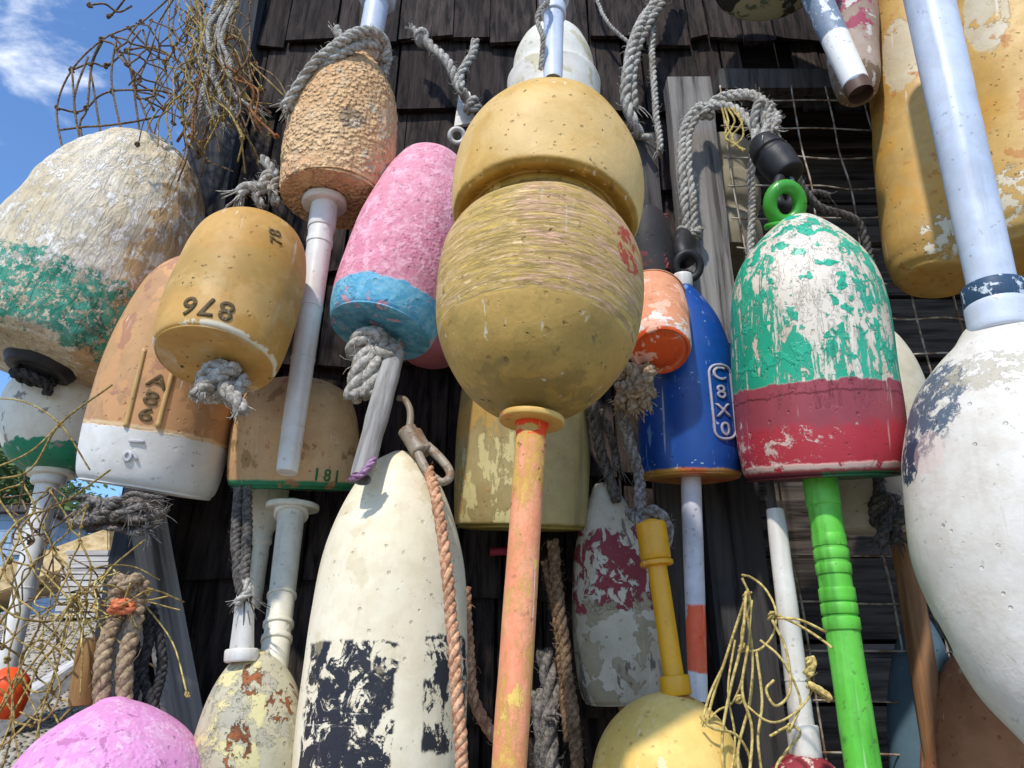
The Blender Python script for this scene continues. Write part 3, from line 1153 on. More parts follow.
# 11 pink and blue float
b = Buoy((441, 150, -.185), (380, 333, -.225), [(0, 0), (0, 0), (0, 46), (.008, 50), (.03, 53), (.1, 56), (.25, 58), (.5, 55), (.72, 47), (.87, 37), (.95, 26), (1, 8), (1, 0)],
         'pink float with sky blue lower band and rope knot, left of the yellow double float')
zb = b.z(385, 275); zb2 = b.z(385, 322)
b.body(paint('pink_blue', '#e298a9', '#da8a9f', [
    dict(col='#f2bcc6', th=.52, ws=70, wd=9, wr=.8, h=.1, amt=.7, tsoft=.05),
    dict(col='#c75a7c', th=.60, ws=70, wd=9, wr=.75, h=-.2, amt=.6),
    dict(col='#5aa9cc', col2='#7fc0d8', cs=90, z=(None, zb), wob=.004, h=.3),
    dict(col='#4c8ca6', z=(None, zb2), wob=.004, h=.1, amt=.8),  # bottom disc in a darker blue, its shade painted into the colour
    dict(col='#d9a3b4', z=(None, zb), th=.61, ws=60, h=-.2),
], rough=.7, grain=(80, .6), bump=.0012, dirt=.25, bead=.0006))
knot('rope_knot', 375, 349, -.235, 17, 9, m_greyrope, b.e, 8, tails=[[(362, 365, -.25), (357, 383, -.25), (353, 398, -.25)], [(372, 370, -.25), (368, 385, -.25), (368, 395, -.25)]], sq=(1.2, .8, .7), turns=2.2, fraylen=.8, fray=4)
m_stickw = wood('driftwood_stick', '#b5b5b2', '#83817d', 'z', 1, .0015, .5)
b.stick((392, 360, -.235), (363, 470, -.30), 11, 11, m_stickw, name='wooden_stick', dent=.0016, round_=False)
bm = bmesh.new()
rope_bm(bm, [at(374, 458, -.31), at(366, 470, -.315), at(360, 476, -.315), at(352, 478, -.315)], pm(3.5, at(366, 470, -.31)), 3, fray=8, fraylen=3)
link('purple_twine', mesh_of(bm, 'purple_twine'), fibre('purple_twine', '#b58fae', '#8b6486'), b.e)

# 11b pink bottom behind
b = Buoy((446, 215, -.075), (430, 362, -.085), [(0, 0), (0, 8), (.02, 24), (.08, 32), (.2, 36), (.5, 36), (.8, 30), (1, 10), (1, 0)], 'rose red float hidden behind the pink and blue one, only its rounded bottom showing')
b.body(paint('rose', '#d98490', '#cc7484', rough=.6, dirt=.3))

# 14 olive float behind the centre
b = Buoy((525, 320, -.135), (521, 530, -.09), [(0, 0), (0, 0), (0, 58), (.012, 64), (.04, 67), (.2, 67), (.5, 65), (.75, 58), (.9, 44), (1, 15), (1, 0)],
         'olive tan float hanging behind the yellow double float and its orange handle')
b.body(paint('olive', '#b29f6c', '#9f8b5a', [
    dict(col='#d3c48a', th=.50, ws=34, wd=9, wr=.7, sz=.5, h=.4, z=(None, b.z(480, 440)), wob=.02, x=(-.1, -.01)),
    dict(col='#c79a4c', th=.56, ws=20, h=.1, x=(-.1, -.02), amt=.7),
    dict(col='#8a7838', z=(None, .006), wob=.001, h=.1),
], rough=.6, dirt=.4, streak=.35))
bm = bmesh.new()

# 13 centre: yellow double float
b = Buoy((554, 86, -.375), (531, 413, -.43), [(0, 0), (0, 0), (0, 18), (.010, 31), (.03, 54), (.07, 75), (.13, 91), (.19, 99), (.25, 101.5), (.31, 101.5), (.38, 98), (.43, 90), (.452, 83), (.466, 76), (.466, 76), (.506, 73), (.506, 73), (.496, 84), (.498, 89), (.513, 93), (.58, 95), (.67, 93), (.75, 86), (.82, 74), (.89, 56), (.945, 36), (.985, 20), (1, 0)],
         'large yellow double float with pinkish streaks and long orange handle, front centre', raw=.56, seg=128, dent=.0032, step=.002)
zr = b.z(540, 288); zt = b.L * .480
zs = b.z(628, 240)
b.body(paint('centre_yellow', '#d6ab5a', '#caa052', [
    dict(col='#b08c46', col2='#bc9850', cs=22, z=(None, zr), wob=.003, h=.15, soft=.004),  # cone below the rim painted darker, standing in for underside shadow
    dict(col='#8f7a3a', z=(None, zr), th=.54, ws=36, wd=9, wr=.75, h=.1, amt=.45, tsoft=.06),
    dict(col='#77683a', z=(None, .02), wob=.012, th=.46, ws=50, h=0, amt=.5, tsoft=.05),
    dict(col='#d0b052', z=(zr, zt), wob=.003, h=.1, amt=.7),
    dict(col='#ecc698', z=(zr, zt), wob=.003, th=.50, ws=30, wd=8, wr=.85, sz=11, dist=.8, h=.4, tsoft=.05, amt=.65),
    dict(col='#e8b498', z=(zr, zt), wob=.003, th=.52, ws=18, wd=8, wr=.8, sz=9, h=.2, x=(-.02, .08), xw=.05, amt=.7, tsoft=.04),
    dict(col='#9a8436', z=(zr, zt), wob=.003, th=.55, ws=38, wd=8, wr=.85, sz=10, h=-.5, amt=.55, tsoft=.03),
    dict(col='#cf4f36', th=.51, ws=90, spot=(*b.hit(630, 250), .020), sw=.8, spot_s=(1, 1, .8), h=.3),
    dict(col='#e3c284', z=(zt + .01, None), wob=.002, th=.47, ws=12, h=.05, amt=.6, tsoft=.08),
    dict(col='#8f6a1e', col2='#a88030', cs=60, z=(zt - .008, b.L * .506), wob=.001, th=.42, ws=30, h=.1, amt=.8),  # rust-brown groove, with the shade of the recess painted in
], rough=.55, grain=(70, .5), bump=.0011, dirt=.32, speck=.8, scuff=.5, bead=.0001))
m_orangey = paint('orange_yellow_stick', '#dbb463', '#cc9f4c', [
    dict(col='#e59478', col2='#e07f66', cs=80, th=.485, ws=34, sz=.4, wd=10, wr=.85, h=.2, amt=.75, tsoft=.05),
    dict(col='#f04a1c', z=(None, .016), wob=.006, th=.42, ws=60, h=.1),
    dict(col='#d8b45c', th=.58, ws=26, sz=.6, wr=.7, h=.2)], rough=.7, grain=(140, .9), bump=.0012, dirt=.35, speck=.5, scuff=.5)
flange('flange', (532, 417, -.43), (530, 440, -.43), 33, 7, paint('yellow_flange', '#dcb468', '#cda050', [dict(col='#e07a46', th=.62, ws=40, h=0)], rough=.5, dirt=.2), b.e)
b.stick((532, 421, -.43), (507, 800, -.50), 15, 18, m_orangey, collars=((.006, 2, .01),))
b.stick((553, 78, -.43), (554, -30, -.40), 9.5, 10.5, m_bluewhite, name='top_spindle', collars=((.58, 2.2, .04), (.82, 4.5, .14)))
rope('spindle_cord', [(541, 70, -.43), (543, 40, -.44), (538, 20, -.44), (541, 8, -.44), (548, 2, -.435), (541, -12, -.43)], 2.6, m_greyrope, b.e, fuzz=.6, fray=6)

# 2 white float behind the top of it
b = Buoy((553, 20, -.20), (554, 150, -.20), [(0, 0), (0, 20), (.05, 38), (.2, 45), (.46, 46), (.52, 45), (.55, 42), (.57, 40.5), (.7, 38), (.83, 31), (.93, 21), (1, 7), (1, 0)],
         'white stepped float behind the top of the yellow double float')
b.body(paint('chalk_white', '#e2dfd4', '#d4cfbf', [dict(col='#b98f4e', spot=(*b.hit(529, 57), .006), h=-.3), dict(col='#c9bfa0', th=.58, ws=30, h=.1)], rough=.6, dirt=.35))

# 15 small orange float right of centre
b = Buoy((646, 276, -.125), (661, 352, -.215), [(0, 0), (0, 14), (.0, 14), (.02, 24), (.0, 27), (0, 27), (.03, 30), (.1, 32), (.4, 34), (.7, 33), (.9, 26), (1, 8), (1, 0)],
         'small faded orange float with a white rim, tucked right of the yellow double float')
b.body(paint('orange_foam', '#dd9a74', '#d68a60', [
    dict(col='#e2e0d8', z=(.003, .028), wob=.006, th=.45, ws=44, wd=9, wr=.7, h=.2, amt=.85),
    dict(col='#e0561c', col2='#d04d18', z=(None, .0035), wob=.0006, h=.1),
    dict(col='#f0b49a', th=.56, ws=40, h=.1)], rough=.75, dirt=.3, bump=.0012))
knot('rope_knot', 636, 382, -.20, 17, 6.5, m_tanrope, b.e, 12, tails=[[(628, 388, -.2), (618, 405, -.2)], [(642, 390, -.205), (645, 408, -.205)], [(634, 392, -.2), (632, 412, -.2)], [(648, 385, -.2), (640, 402, -.2)]], fraylen=2.4, fray=10)

# dark rubber float above it
b = Buoy((640, 205, -.10), (655, 290, -.09), [(0, 0), (0, 18), (.05, 24), (.5, 26), (.85, 20), (1, 5), (1, 0)], 'black rubbery float half hidden behind the yellow double float')
b.body(paint('dark_float', '#34302f', '#272423', [dict(col='#6b2e2c', th=.6, ws=30, h=0)], rough=.6, dirt=.3))

# 16 blue float
b = Buoy((683, 285, -.14), (692, 479, -.105), [(0, 0), (0, 0), (0, 42), (.008, 47), (.03, 49), (.15, 50.5), (.4, 49), (.62, 44), (.8, 33), (.92, 20), (.985, 10), (1, 7), (1, 0)],
         'cobalt blue float with an oval number plate and white and orange handle')
b.body(paint('cobalt', '#0e4896', '#0d4490', [
    dict(col='#b98a3c', col2='#c9622c', z=(None, .006), wob=.0015, h=.2),
    dict(col='#a9bad4', th=.69, ws=110, wd=4, wr=.5, h=.1),
    dict(col='#7f9cc8', th=.66, ws=80, sz=.2, wd=3, h=.1, amt=.6)], rough=.38, grain=(60, .3), bump=.0004, dirt=.25, dirtcol='#22304a', speck=.2, spec=.5))
cap0 = b.M @ Vector((0, 0, b.L * .99))
pr = [(b.L * .985, 0), (b.L * .985, 0), (b.L * .985, .010), (b.L * 1.0, .012), (b.L * 1.05, .012), (b.L * 1.06, .009), (b.L * 1.06, 0)]
link('cap', mesh_of(lathe_bm(dense(pr, .002), 40), 'cap'), m_white, b.e, b.M)
# number plate: raised oval outline and characters running down
P = []
n = 44
for k in range(n + 1):
    a = 2 * PI * k / n
    ux, uy = math.cos(a), math.sin(a)
    ex = (abs(ux) ** .8) * (1 if ux > 0 else -1) * 10.5
    ey = (28 if uy > 0 else -28) + uy * 9
    P.append(b.whit(722 + ex - 0 + (-ey) * .10 * -1 * -1, 402 - ey, .0008))
bm = bmesh.new(); tube(bm, P, .0017, seg=6, cap=False)
m_lilac = paint('plate_white', '#b9b4c4', '#9c98a8', rough=.6, speck=0)
link('plate_outline', mesh_of(bm, 'plate_outline'), m_lilac, b.e)
m_plate = paint('plate_dark', '#2c2b2e', '#4a4640', rough=.7, speck=0)
for i, ch in enumerate('C8X0'):
    b.text(ch, 719 + i * 2.1, 374 + i * 18.5, 13.5, m_lilac if i % 2 else m_lilac, rot=.08, thick=.0009, xs=1.35)
b.stick((691, 482, -.125), (698, 688, -.125), 10, 9.5, paint('white_orange_stick', '#dcdbe2', '#c9c9d2', [
    dict(col='#f0704a', col2='#e4552c', z=(.62 * (at(691, 482, -.125) - at(698, 688, -.125)).length, None), wob=.002, th=.41, ws=40, h=.2),
    dict(col='#e4e2e2', z=(.93 * (at(691, 482, -.125) - at(698, 688, -.125)).length, None), wob=.003, h=.1)], rough=.5, dirt=.3, streak=.3))

# 17 green, white and red float
b = Buoy((798, 220, -.24), (823, 479, -.175), [(0, 0), (0, 0), (0, 66), (.006, 71), (.02, 75), (.06, 77.5), (.15, 79), (.35, 78.5), (.55, 76), (.68, 72.5), (.78, 65), (.86, 54), (.93, 39), (.98, 24), (1, 16), (1, 0)],
         'flaking sea green and white float with red lower band and lime green handle', seg=128, step=.002, dent=.0018)
zr = b.z(820, 380); zd = b.z(820, 425); zk = b.z(820, 462)
b.body(paint('flaked_green_red', '#e6dcc9', '#dccdb6', [
    dict(col='#27b18a', col2='#1fa07e', cs=14, z=(zr - .012, None), th=.462, ws=62, wd=10, wr=.68, dist=.5, sz=.42, h=.7, thz=(zr + .06, .55), thx=(0, .35), tsoft=.006),
    dict(col='#e6dcc9', z=(zr - .03, None), th=.55, ws=48, wd=9, wr=.75, sz=.16, h=-.3, amt=.9),
    dict(col='#2cae8a', z=(zr, None), th=.60, ws=75, wd=4, wr=.5, h=.5),
    dict(col='#e8ddca', z=(zr + .01, None), spot=(*b.hit(812, 272), .040), spot_s=(1, 1, .55), sw=1.9, ws=36, h=-.4),
    dict(col='#2bb48e', z=(zr + .02, None), th=.585, ws=48, wd=4, wr=.5, h=.5),
    dict(col='#a64a55', col2='#99434e', cs=20, z=(None, zr), wob=.004, th=.36, ws=34, wd=9, wr=.68, sz=.45, h=.5),
    dict(col='#b93643', z=(None, zd), wob=.012, soft=.008, h=.1),
    dict(col='#e7d3c6', z=(zk - .004, zd + .002), wob=.004, th=.60, ws=46, wd=9, wr=.75, sz=1.2, h=.2, thx=(-.005, 1.0), tsoft=.03, amt=.8),
    dict(col='#d9b8ac', z=(.007, .0135), wob=.0018, th=.44, ws=40, h=.6),
    dict(col='#6a2c34', z=(None, .0055), wob=.001, h=.2),
    dict(col='#2f7048', z=(None, .0045), wob=.001, x=(.0, .2), th=.42, ws=40, h=.2),
], rough=.42, grain=(60, .35), bump=.0011, dirt=.18, speck=.35, spec=.5))
m_lime = paint('lime_plastic', '#62c843', '#74cf58', rough=.48, grain=(60, .35), bump=.0004, dirt=.5, dirtcol='#48682c', speck=.4, spec=.4, streak=.45, scuff=.5, scuffcol='#b9e0a4')
b.stick((820, 480, -.205), (868, 800, -.205), 15.5, 17.5, m_lime, collars=((.045, 1, .05), (.215, .7, .020), (.262, 1.0, .018), (.31, 1.2, .018), (.395, 1.4, .022), (.44, 1.5, .018), (.487, 1.6, .020)))
m_ring = paint('ring_green', '#3f9e2a', '#37902a', rough=.35, grain=(40, .2), bump=.0002, dirt=.2, dirtcol='#204a18', speck=0, spec=.5)
flange('ring_base', (788, 229, -.23), (788, 219, -.235), 23, 6, m_ring, b.e, .4)
ring_obj('ring', (785, 204, -.235), 15.5, 7, m_ring, b.e, (0.1, -1, -.5), 1.12)

# 17b cream float with wooden handle behind it
b = Buoy((872, 322, -.10), (886, 534, -.065), [(0, 0), (0, 0), (0, 44), (.012, 49), (.05, 51), (.3, 51), (.55, 48), (.75, 40), (.9, 26), (1, 8), (1, 0)],
         'cream float with wooden handle, mostly hidden behind the flaking sea green one')
b.body(paint('cream_back', '#ddd5c0', '#cfc5ab', [dict(col='#c98f80', th=.64, ws=30, h=0)], rough=.6, dirt=.35))
b.stick((902, 535, -.09), (944, 800, -.10), 11.5, 12.5, wood('handle_wood', '#a8805c', '#8c6746', 'z', 1, .0006, .35), name='wooden_handle')
knot('rope_knot', 887, 512, -.135, 14, 6, m_darkrope, b.e, 22, tails=[[(884, 530, -.15), (878, 545, -.15)], [(895, 528, -.14), (897, 545, -.14)], [(880, 500, -.14), (878, 478, -.13)]], fraylen=3, fray=12)

# 19 big white float on the right
b = Buoy((1001, 320, -.30), (1088, 792, -.335), [(0, 0.0), (0, 11.6), (0.03, 29.1), (0.06, 42.7), (0.134, 74.7), (0.206, 93), (0.3, 107.5), (0.434, 118.5), (0.6, 115), (0.69, 107), (0.79, 91), (0.87, 68), (0.925, 48), (0.965, 36.9), (0.99, 27.2), (1, 23.3), (1, 0)],
         'biggest float, chalky white with worn navy patches, at the right edge', seg=128, dent=.002, step=.003)
b.body(paint('big_white', '#e2ded5', '#d8d3c8', [
    dict(col='#31506a', col2='#27405c', spot=(*b.hit(926, 404), .043), spot_s=(1, 1, .8), sw=1.5, th=.46, ws=80, wd=10, wr=.78, h=.1, tsoft=.035, amt=.9),
    dict(col='#33465c', spot=(*b.hit(908, 462), .024), sw=1.5, th=.46, ws=60, wr=.7, h=.2),
    dict(col='#1e3a3a', spot=(*b.hit(931, 642), .013), spot_s=(1.6, 1.6, .7), h=.2),
    dict(col='#e6c4ba', spot=(*b.hit(928, 452), .020), sw=1.2, h=.0, amt=.35),
    dict(col='#b0a890', spot=(*b.hit(985, 368), .036), spot_s=(.8, .8, 1.4), th=.5, ws=90, wr=.75, h=-.2, amt=.7),
], rough=.55, grain=(45, .6), bump=.0012, dirt=.3, dirtcol='#a09078', speck=.2, scuff=.22, scuffcol='#b8b09c', bead=.0001, streak=.12))
m_navy = paint('navy_collar', '#2f4c68', '#274058', [dict(col='#c9d2d8', th=.56, ws=70, wd=8, wr=.7, h=.1)], rough=.55, dirt=.2)
P0, P1 = (1003, 322, -.32), (916, -60, -.32)
b.stick((1002, 330, -.32), (916, -60, -.31), 22.5, 21.5, m_bluewhite, name='pole', collars=((.02, 7, .03),))
flange('navy_ring', (997, 308, -.32), (992, 285, -.32), 29, 24, m_navy, b.e, .12)

# 20 two long ochre floats, upper right
zz = lambda b_, y: b_.z(920, y)
b = Buoy((912, -70, -.11), (938, 282, -.12), [(0, 0), (0, 0), (0, 30), (.01, 37), (.03, 43), (.1, 48), (.4, 50), (.8, 49), (.95, 38), (1, 14), (1, 0)],
         'long mustard float with bare white patches, left of the thick pale pole', group='long mustard floats at upper right')
lay = lambda b_, q: [
    dict(col='#cc9334', th=.56, ws=10, h=.05, amt=.6, tsoft=.05),
    dict(col='#cbbfa4', col2='#bfae8c', spot=(*b_.hit(*q[0]), .028), spot_s=(1, 1, .4), sw=.8, th=.40, ws=40, h=-.5),
    dict(col='#d8ccb2', spot=(*b_.hit(*q[1]), .026), spot_s=(1, 1, .6), sw=1.6, th=.50, ws=46, h=-.5),
    dict(col='#d8ccb2', th=.70, ws=30, wd=8, h=-.4),
    dict(col='#b5702a', th=.62, ws=30, h=0, amt=.7)]
b.body(paint('mustard', '#c6a05c', '#b68e48', lay(b, ((900, 55), (942, 235))), rough=.5, dirt=.3, speck=.5, bump=.0011))
b = Buoy((1002, -95, -.19), (1040, 262, -.20), [(0, 0), (0, 0), (0, 44), (.01, 54), (.03, 62), (.1, 70), (.4, 74), (.8, 73), (.95, 52), (1, 14), (1, 0)],
         'long mustard float at the top right corner, right of the thick pale pole', group='long mustard floats at upper right')
b.body(paint('mustard_b', '#d0aa64', '#c0984e', lay(b, ((985, 10), (1012, 195))), rough=.5, dirt=.3, speck=.6, bump=.0011))

# 21 dirty pink float with its cut stick at the top
b = Buoy((838, -90, -.13), (857, 95, -.15), [(0, 0), (0, 0), (0, 15), (.03, 20), (.15, 24), (.5, 27), (.9, 24), (1, 10), (1, 0)], 'dirty pinkish white slim float behind the cut blue and white stick near the top right')
b.body(paint('dirty_pink', '#b8a79a', '#9e8878', [dict(col='#a3485c', z=(b.L * .22, b.L * .5), wob=.02, th=.52, ws=30, h=.1), dict(col='#7d6a54', z=(None, .03), wob=.01, th=.45, ws=40, h=0), dict(col='#d3ccc4', th=.58, ws=30)], rough=.7, dirt=.5))
b = Buoy((755, -120, -.17), (775, -22, -.17), [(0, 0), (0, 0), (0, 48), (.03, 56), (.1, 60), (.6, 60), (.9, 40), (1, 10), (1, 0)], 'dark weathered float cut off by the top edge, its blue and white stick hanging down')
b.body(paint('dark_green_cream', '#3b3a34', '#2e2d28', [dict(col='#a8a380', z=(None, .03), wob=.02, th=.5, ws=16, h=.2), dict(col='#5d6f5a', th=.6, ws=30)], rough=.7, dirt=.4))
sl = (at(806, -25, -.175) - at(857, 86, -.20)).length
b.stick((806, -25, -.175), (857, 86, -.20), 14, 12.5, paint('blue_white_stick', '#8797ab', '#76879c', [
    dict(col='#d8dde4', z=(None, sl * .62), th=.575, ws=70, wd=6, h=.1, sz=.6),
    dict(col='#ecebe6', z=(sl * .60, sl * .985), wob=.001, h=.3),
    dict(col='#5a4438', z=(sl * .985, None), h=0)], rough=.55, dirt=.25), name='stick', round_=False)

# 22 red and white float lower right with white handle
b = Buoy((803, 752, -.17), (818, 900, -.17), [(0, 0), (0, 20), (.05, 44), (.3, 48), (.6, 46), (.8, 38), (.93, 24), (1, 9), (1, 0)], 'red streaked white float at the bottom edge with a slim white handle')
b.body(paint('red_white_streak', '#d9c8bf', '#cdb3a8', [dict(col='#8e2e38', th=.47, ws=34, sz=.5, wd=9, wr=.7, h=.3)], rough=.65, dirt=.4))
b.stick((806, 758, -.17), (776, 518, -.17), 12.5, 9, m_white, collars=((.06, 3.5, .065), (.3, .5, .004)))
b.stick((775, 525, -.17), (768, 470, -.16), 4, 4, m_greyd, name='stub')

# 23 peeling red and grey float
b = Buoy((604, 486, -.105), (626, 700, -.075), [(0, 0), (0, 0), (0, 37), (.01, 41), (.04, 44), (.15, 46), (.4, 45), (.65, 38), (.82, 28), (.93, 17), (1, 10), (1, 0)],
         'peeling maroon and greyish white tapered float left of the yellow plastic stick')
zm0, zm1 = b.z(610, 610), b.z(610, 530)
b.body(paint('peeling_maroon', '#c9c3b4', '#b3ab98', [
    dict(col='#8a3a42', col2='#7d333c', z=(zm0, zm1), wob=.012, th=.495, ws=62, wd=8, wr=.66, sz=.7, h=.6, dist=.6),
    dict(col='#a1977f', col2='#948a72', z=(None, zm0 + .01), wob=.01, th=.52, ws=48, wd=4, wr=.5, h=.5),
    dict(col='#6f6a60', th=.62, ws=40, sz=.3, h=-.3)], rough=.75, bump=.0014, dirt=.35))
b.stick((628, 697, -.085), (632, 722, -.085), 12, 8, wood('plug_wood', '#a89468', '#8a7650', 'z', 1, .0006), name='wooden_plug')

# 24 yellow float with yellow plastic spindle, bottom
b = Buoy((672, 690, -.215), (664, 880, -.215), [(0, 0), (0, 30), (.08, 62), (.3, 76), (.55, 74), (.72, 65), (.85, 50), (.94, 32), (.985, 16), (1, 8), (1, 0)], 'butter yellow round float at the bottom edge under a yellow plastic stick')
b.body(paint('butter', '#efcb76', '#e4bd64', [dict(col='#a86a3c', spot=(*b.hit(683, 694), .012), sw=1.5, h=-.2, amt=.8), dict(col='#f0d28a', th=.56, ws=14, h=0, amt=.5)], rough=.55, dirt=.3))
m_yp = paint('yellow_plastic', '#dfa318', '#d0940f', rough=.4, grain=(40, .2), bump=.0002, dirt=.25, speck=.15, spec=.5)
b.stick((677, 697, -.225), (650, 520, -.225), 10.5, 9.5, m_yp, name='spindle', collars=((.06, 4.5, .055), (.87, 5.5, .115), (.74, 7, .018)))

# 8 pink float, lower left
b = Buoy((113, 699, -.27), (100, 900, -.27), [(0, 0), (0, 40), (.1, 80), (.3, 100), (.5, 97), (.65, 88), (.78, 72), (.87, 54), (.94, 34), (.985, 16), (1, 0)], 'round orchid pink float at the bottom left, hung from two thick twisted ropes')
b.body(paint('orchid', '#e29dca', '#d88fc0', [dict(col='#ecc0dc', th=.53, ws=60, wd=9, wr=.8, h=.1, amt=.6, tsoft=.05), dict(col='#b5699a', th=.62, ws=40, h=-.3, amt=.8)], rough=.7, bump=.0012, dirt=.2, bead=.0006))
b.stick((82, 705, -.25), (90, 640, -.25), 13, 11, wood('tan_peg', '#a07c4e', '#84623a', 'z', 1, .0006, .4), name='wooden_peg')

# 10 peeling cream float with rust, lower left
b = Buoy((256, 652, -.23), (243, 890, -.23), [(0, 0), (0, 30), (.1, 52), (.35, 58), (.55, 56), (.7, 50), (.83, 41), (.93, 28), (.985, 16), (1, 9), (1, 0)], 'peeling cream float with rust brown gouges at the bottom, under the cream stick')
b.body(paint('peeling_cream', '#cfc7ac', '#bdb598', [
    dict(col='#dccf92', th=.54, ws=34, wd=9, wr=.7, h=.2, x=(-.1, 0.01), amt=.8),
    dict(col='#a9a594', th=.56, ws=40, wd=9, wr=.72, h=-.3, amt=.7),
    dict(col='#a26a44', col2='#7c4a2c', cs=60, th=.64, ws=30, wd=7, sz=.45, h=-.9, dist=.8),
    dict(col='#9c5a30', col2='#6e4428', cs=70, spot=(*b.hit(252, 676), .017), spot_s=(1.7, 1.7, .5), sw=2.4, ws=60, th=.47, h=-.7),
    dict(col='#9c5a30', col2='#6e4428', cs=70, spot=(*b.hit(281, 706), .015), sw=2.6, ws=70, th=.48, h=-.7),
    dict(col='#9c5a30', col2='#6e4428', cs=70, spot=(*b.hit(237, 752), .018), spot_s=(1.6, 1.6, .7), sw=2.6, ws=60, th=.46, h=-.7)], rough=.75, bump=.0018, dirt=.35))
b.stick((241, 660, -.25), (246, 588, -.25), 12, 8, m_white, name='spindle', collars=((.06, 4.5, .09),))
rope('rope_tail', [(239, 488, -.22), (236, 530, -.235), (237, 565, -.245), (243, 596, -.255)], 5, m_darkrope, b.e, more=[([(247, 488, -.22), (247, 530, -.235), (244, 565, -.245), (246, 600, -.258)], 5, 8)], lay=4)
bm = bmesh.new()
rope_bm(bm, [at(246, 580, -.258), at(248, 592, -.262), at(241, 598, -.264), at(236, 604, -.262)], pm(4, at(246, 590, -.26)), 3, fray=9, fraylen=3)
link('frayed_end', mesh_of(bm, 'frayed_end'), m_greyrope, b.e)

# 9 tan float with green rim and number, long cream handle
b = Buoy((300, 378, -.14), (293, 490, -.11), [(0, 0), (0, 0), (0, 52), (.015, 58), (.05, 62), (.2, 63), (.5, 61), (.72, 56), (.88, 46), (.97, 28), (1, 12), (1, 0)], 'sandy tan float with green bottom rim and green number, behind the long white stick')
b.body(paint('sandy', '#cfac80', '#c29c6e', [dict(col='#2c7a52', z=(None, .009), wob=.001, h=.2), dict(col='#9c7a50', th=.6, ws=30, h=-.2), dict(col='#b56a50', th=.64, ws=40, h=0, amt=.6)], rough=.75, dirt=.35, speck=.5))
m_gink = paint('green_ink', '#2a6b3c', '#2f7d4a', [dict(col='#b99a70', th=.62, ws=140, h=-.2)], rough=.7, speck=0)
b.text('181', 327, 476, 12, m_gink, rot=-.05, thick=.0006, space=1.35, xs=1.0)
flange('flange', (293, 504, -.135), (291, 520, -.135), 26, 6, m_cream_h, b.e)
b.stick((292, 508, -.14), (272, 680, -.23), 13, 13, m_cream_h, collars=((.03, 4, .03), (.56, 1.6, .010), (.72, 2.0, .012), (.80, 2.2, .014), (.91, 1.2, .09)))
b = Buoy((270, 440, -.045), (262, 545, -.05), [(0, 0), (0, 0), (0, 9), (.1, 10), (.2, 15), (.35, 21), (.8, 21), (1, 8), (1, 0)], 'dim cream bottle-necked float in the shade left of the cream stick', name='small_float', cat='float')
b.body(m_cream_h)
b.stick((262, 540, -.05), (254, 605, -.05), 8, 7, m_cream_h)

# 12 big cream float with black stencil
b = Buoy((401, 455, -.235), (370, 905, -.235), [(0, 0), (0, 0), (0, 66), (.02, 76), (.1, 83), (.3, 84), (.5, 80.5), (.62, 76), (.72, 70), (.80, 62), (.87, 52), (.93, 40), (.975, 26), (1, 12), (1, 0)],
         'large cream float with flaking black stencil and twisted salmon rope, bottom centre left', seg=128, dent=.0015, step=.003)
z1, z0 = b.z(370, 641), b.z(370, 790)
zc1 = b.z(450, 640)
xl, xm, xr = b.hit(312, 700).x, b.hit(385, 700).x, b.hit(392, 700).x
x2, x3 = b.hit(424, 700).x, b.hit(462, 700).x
def stripe(px): return b.hit(px, 700).x
b.body(paint('cream_stencil', '#ede3c8', '#e4d8b9', [
    dict(col='#26272f', x=(stripe(306), stripe(350)), xw=.02, z=(z0, z1), wob=.002, th=.478, ws=60, wd=10, wr=.72, sz=.8, dist=.7, h=.2),
    dict(col='#26272f', x=(stripe(340), stripe(372)), xw=.02, z=(z0, z1), wob=.002, th=.485, ws=62, wd=10, wr=.72, sz=.8, dist=.7, h=.2),
    dict(col='#2a2b33', x=(stripe(370), stripe(393)), xw=.02, z=(z0, z1), wob=.002, th=.50, ws=60, wd=9, wr=.72, dist=.7, h=.2),
    dict(col='#2a2b33', x=(stripe(424), stripe(466)), xw=.02, z=(z0 + .025, z1 + .006), wob=.006, th=.50, ws=60, wd=9, wr=.74, sz=.6, h=.2),
    dict(col='#26272f', x=(stripe(328), stripe(392)), xw=.02, z=(z0, b.z(370, 672)), wob=.006, th=.50, ws=42, wd=9, wr=.7, dist=.7, h=.2),
    dict(col='#e6dec8', z=(z0, z1), th=.635, ws=14, sz=12, wd=8, wr=.8, h=0),
    dict(col='#cbb88e', th=.62, ws=20, h=0, amt=.4),
], rough=.5, grain=(50, .4), bump=.0007, dirt=.08, dirtcol='#8f8264', speck=.5, streak=.12))
rope('twisted_rope', [(428, 468, -.268), (437, 500, -.300), (444, 545, -.312), (450, 600, -.318), (455, 660, -.322), (459, 720, -.325), (462, 800, -.325)], 5.4, m_salmon, b.e, lay=5.5, fuzz=.1)
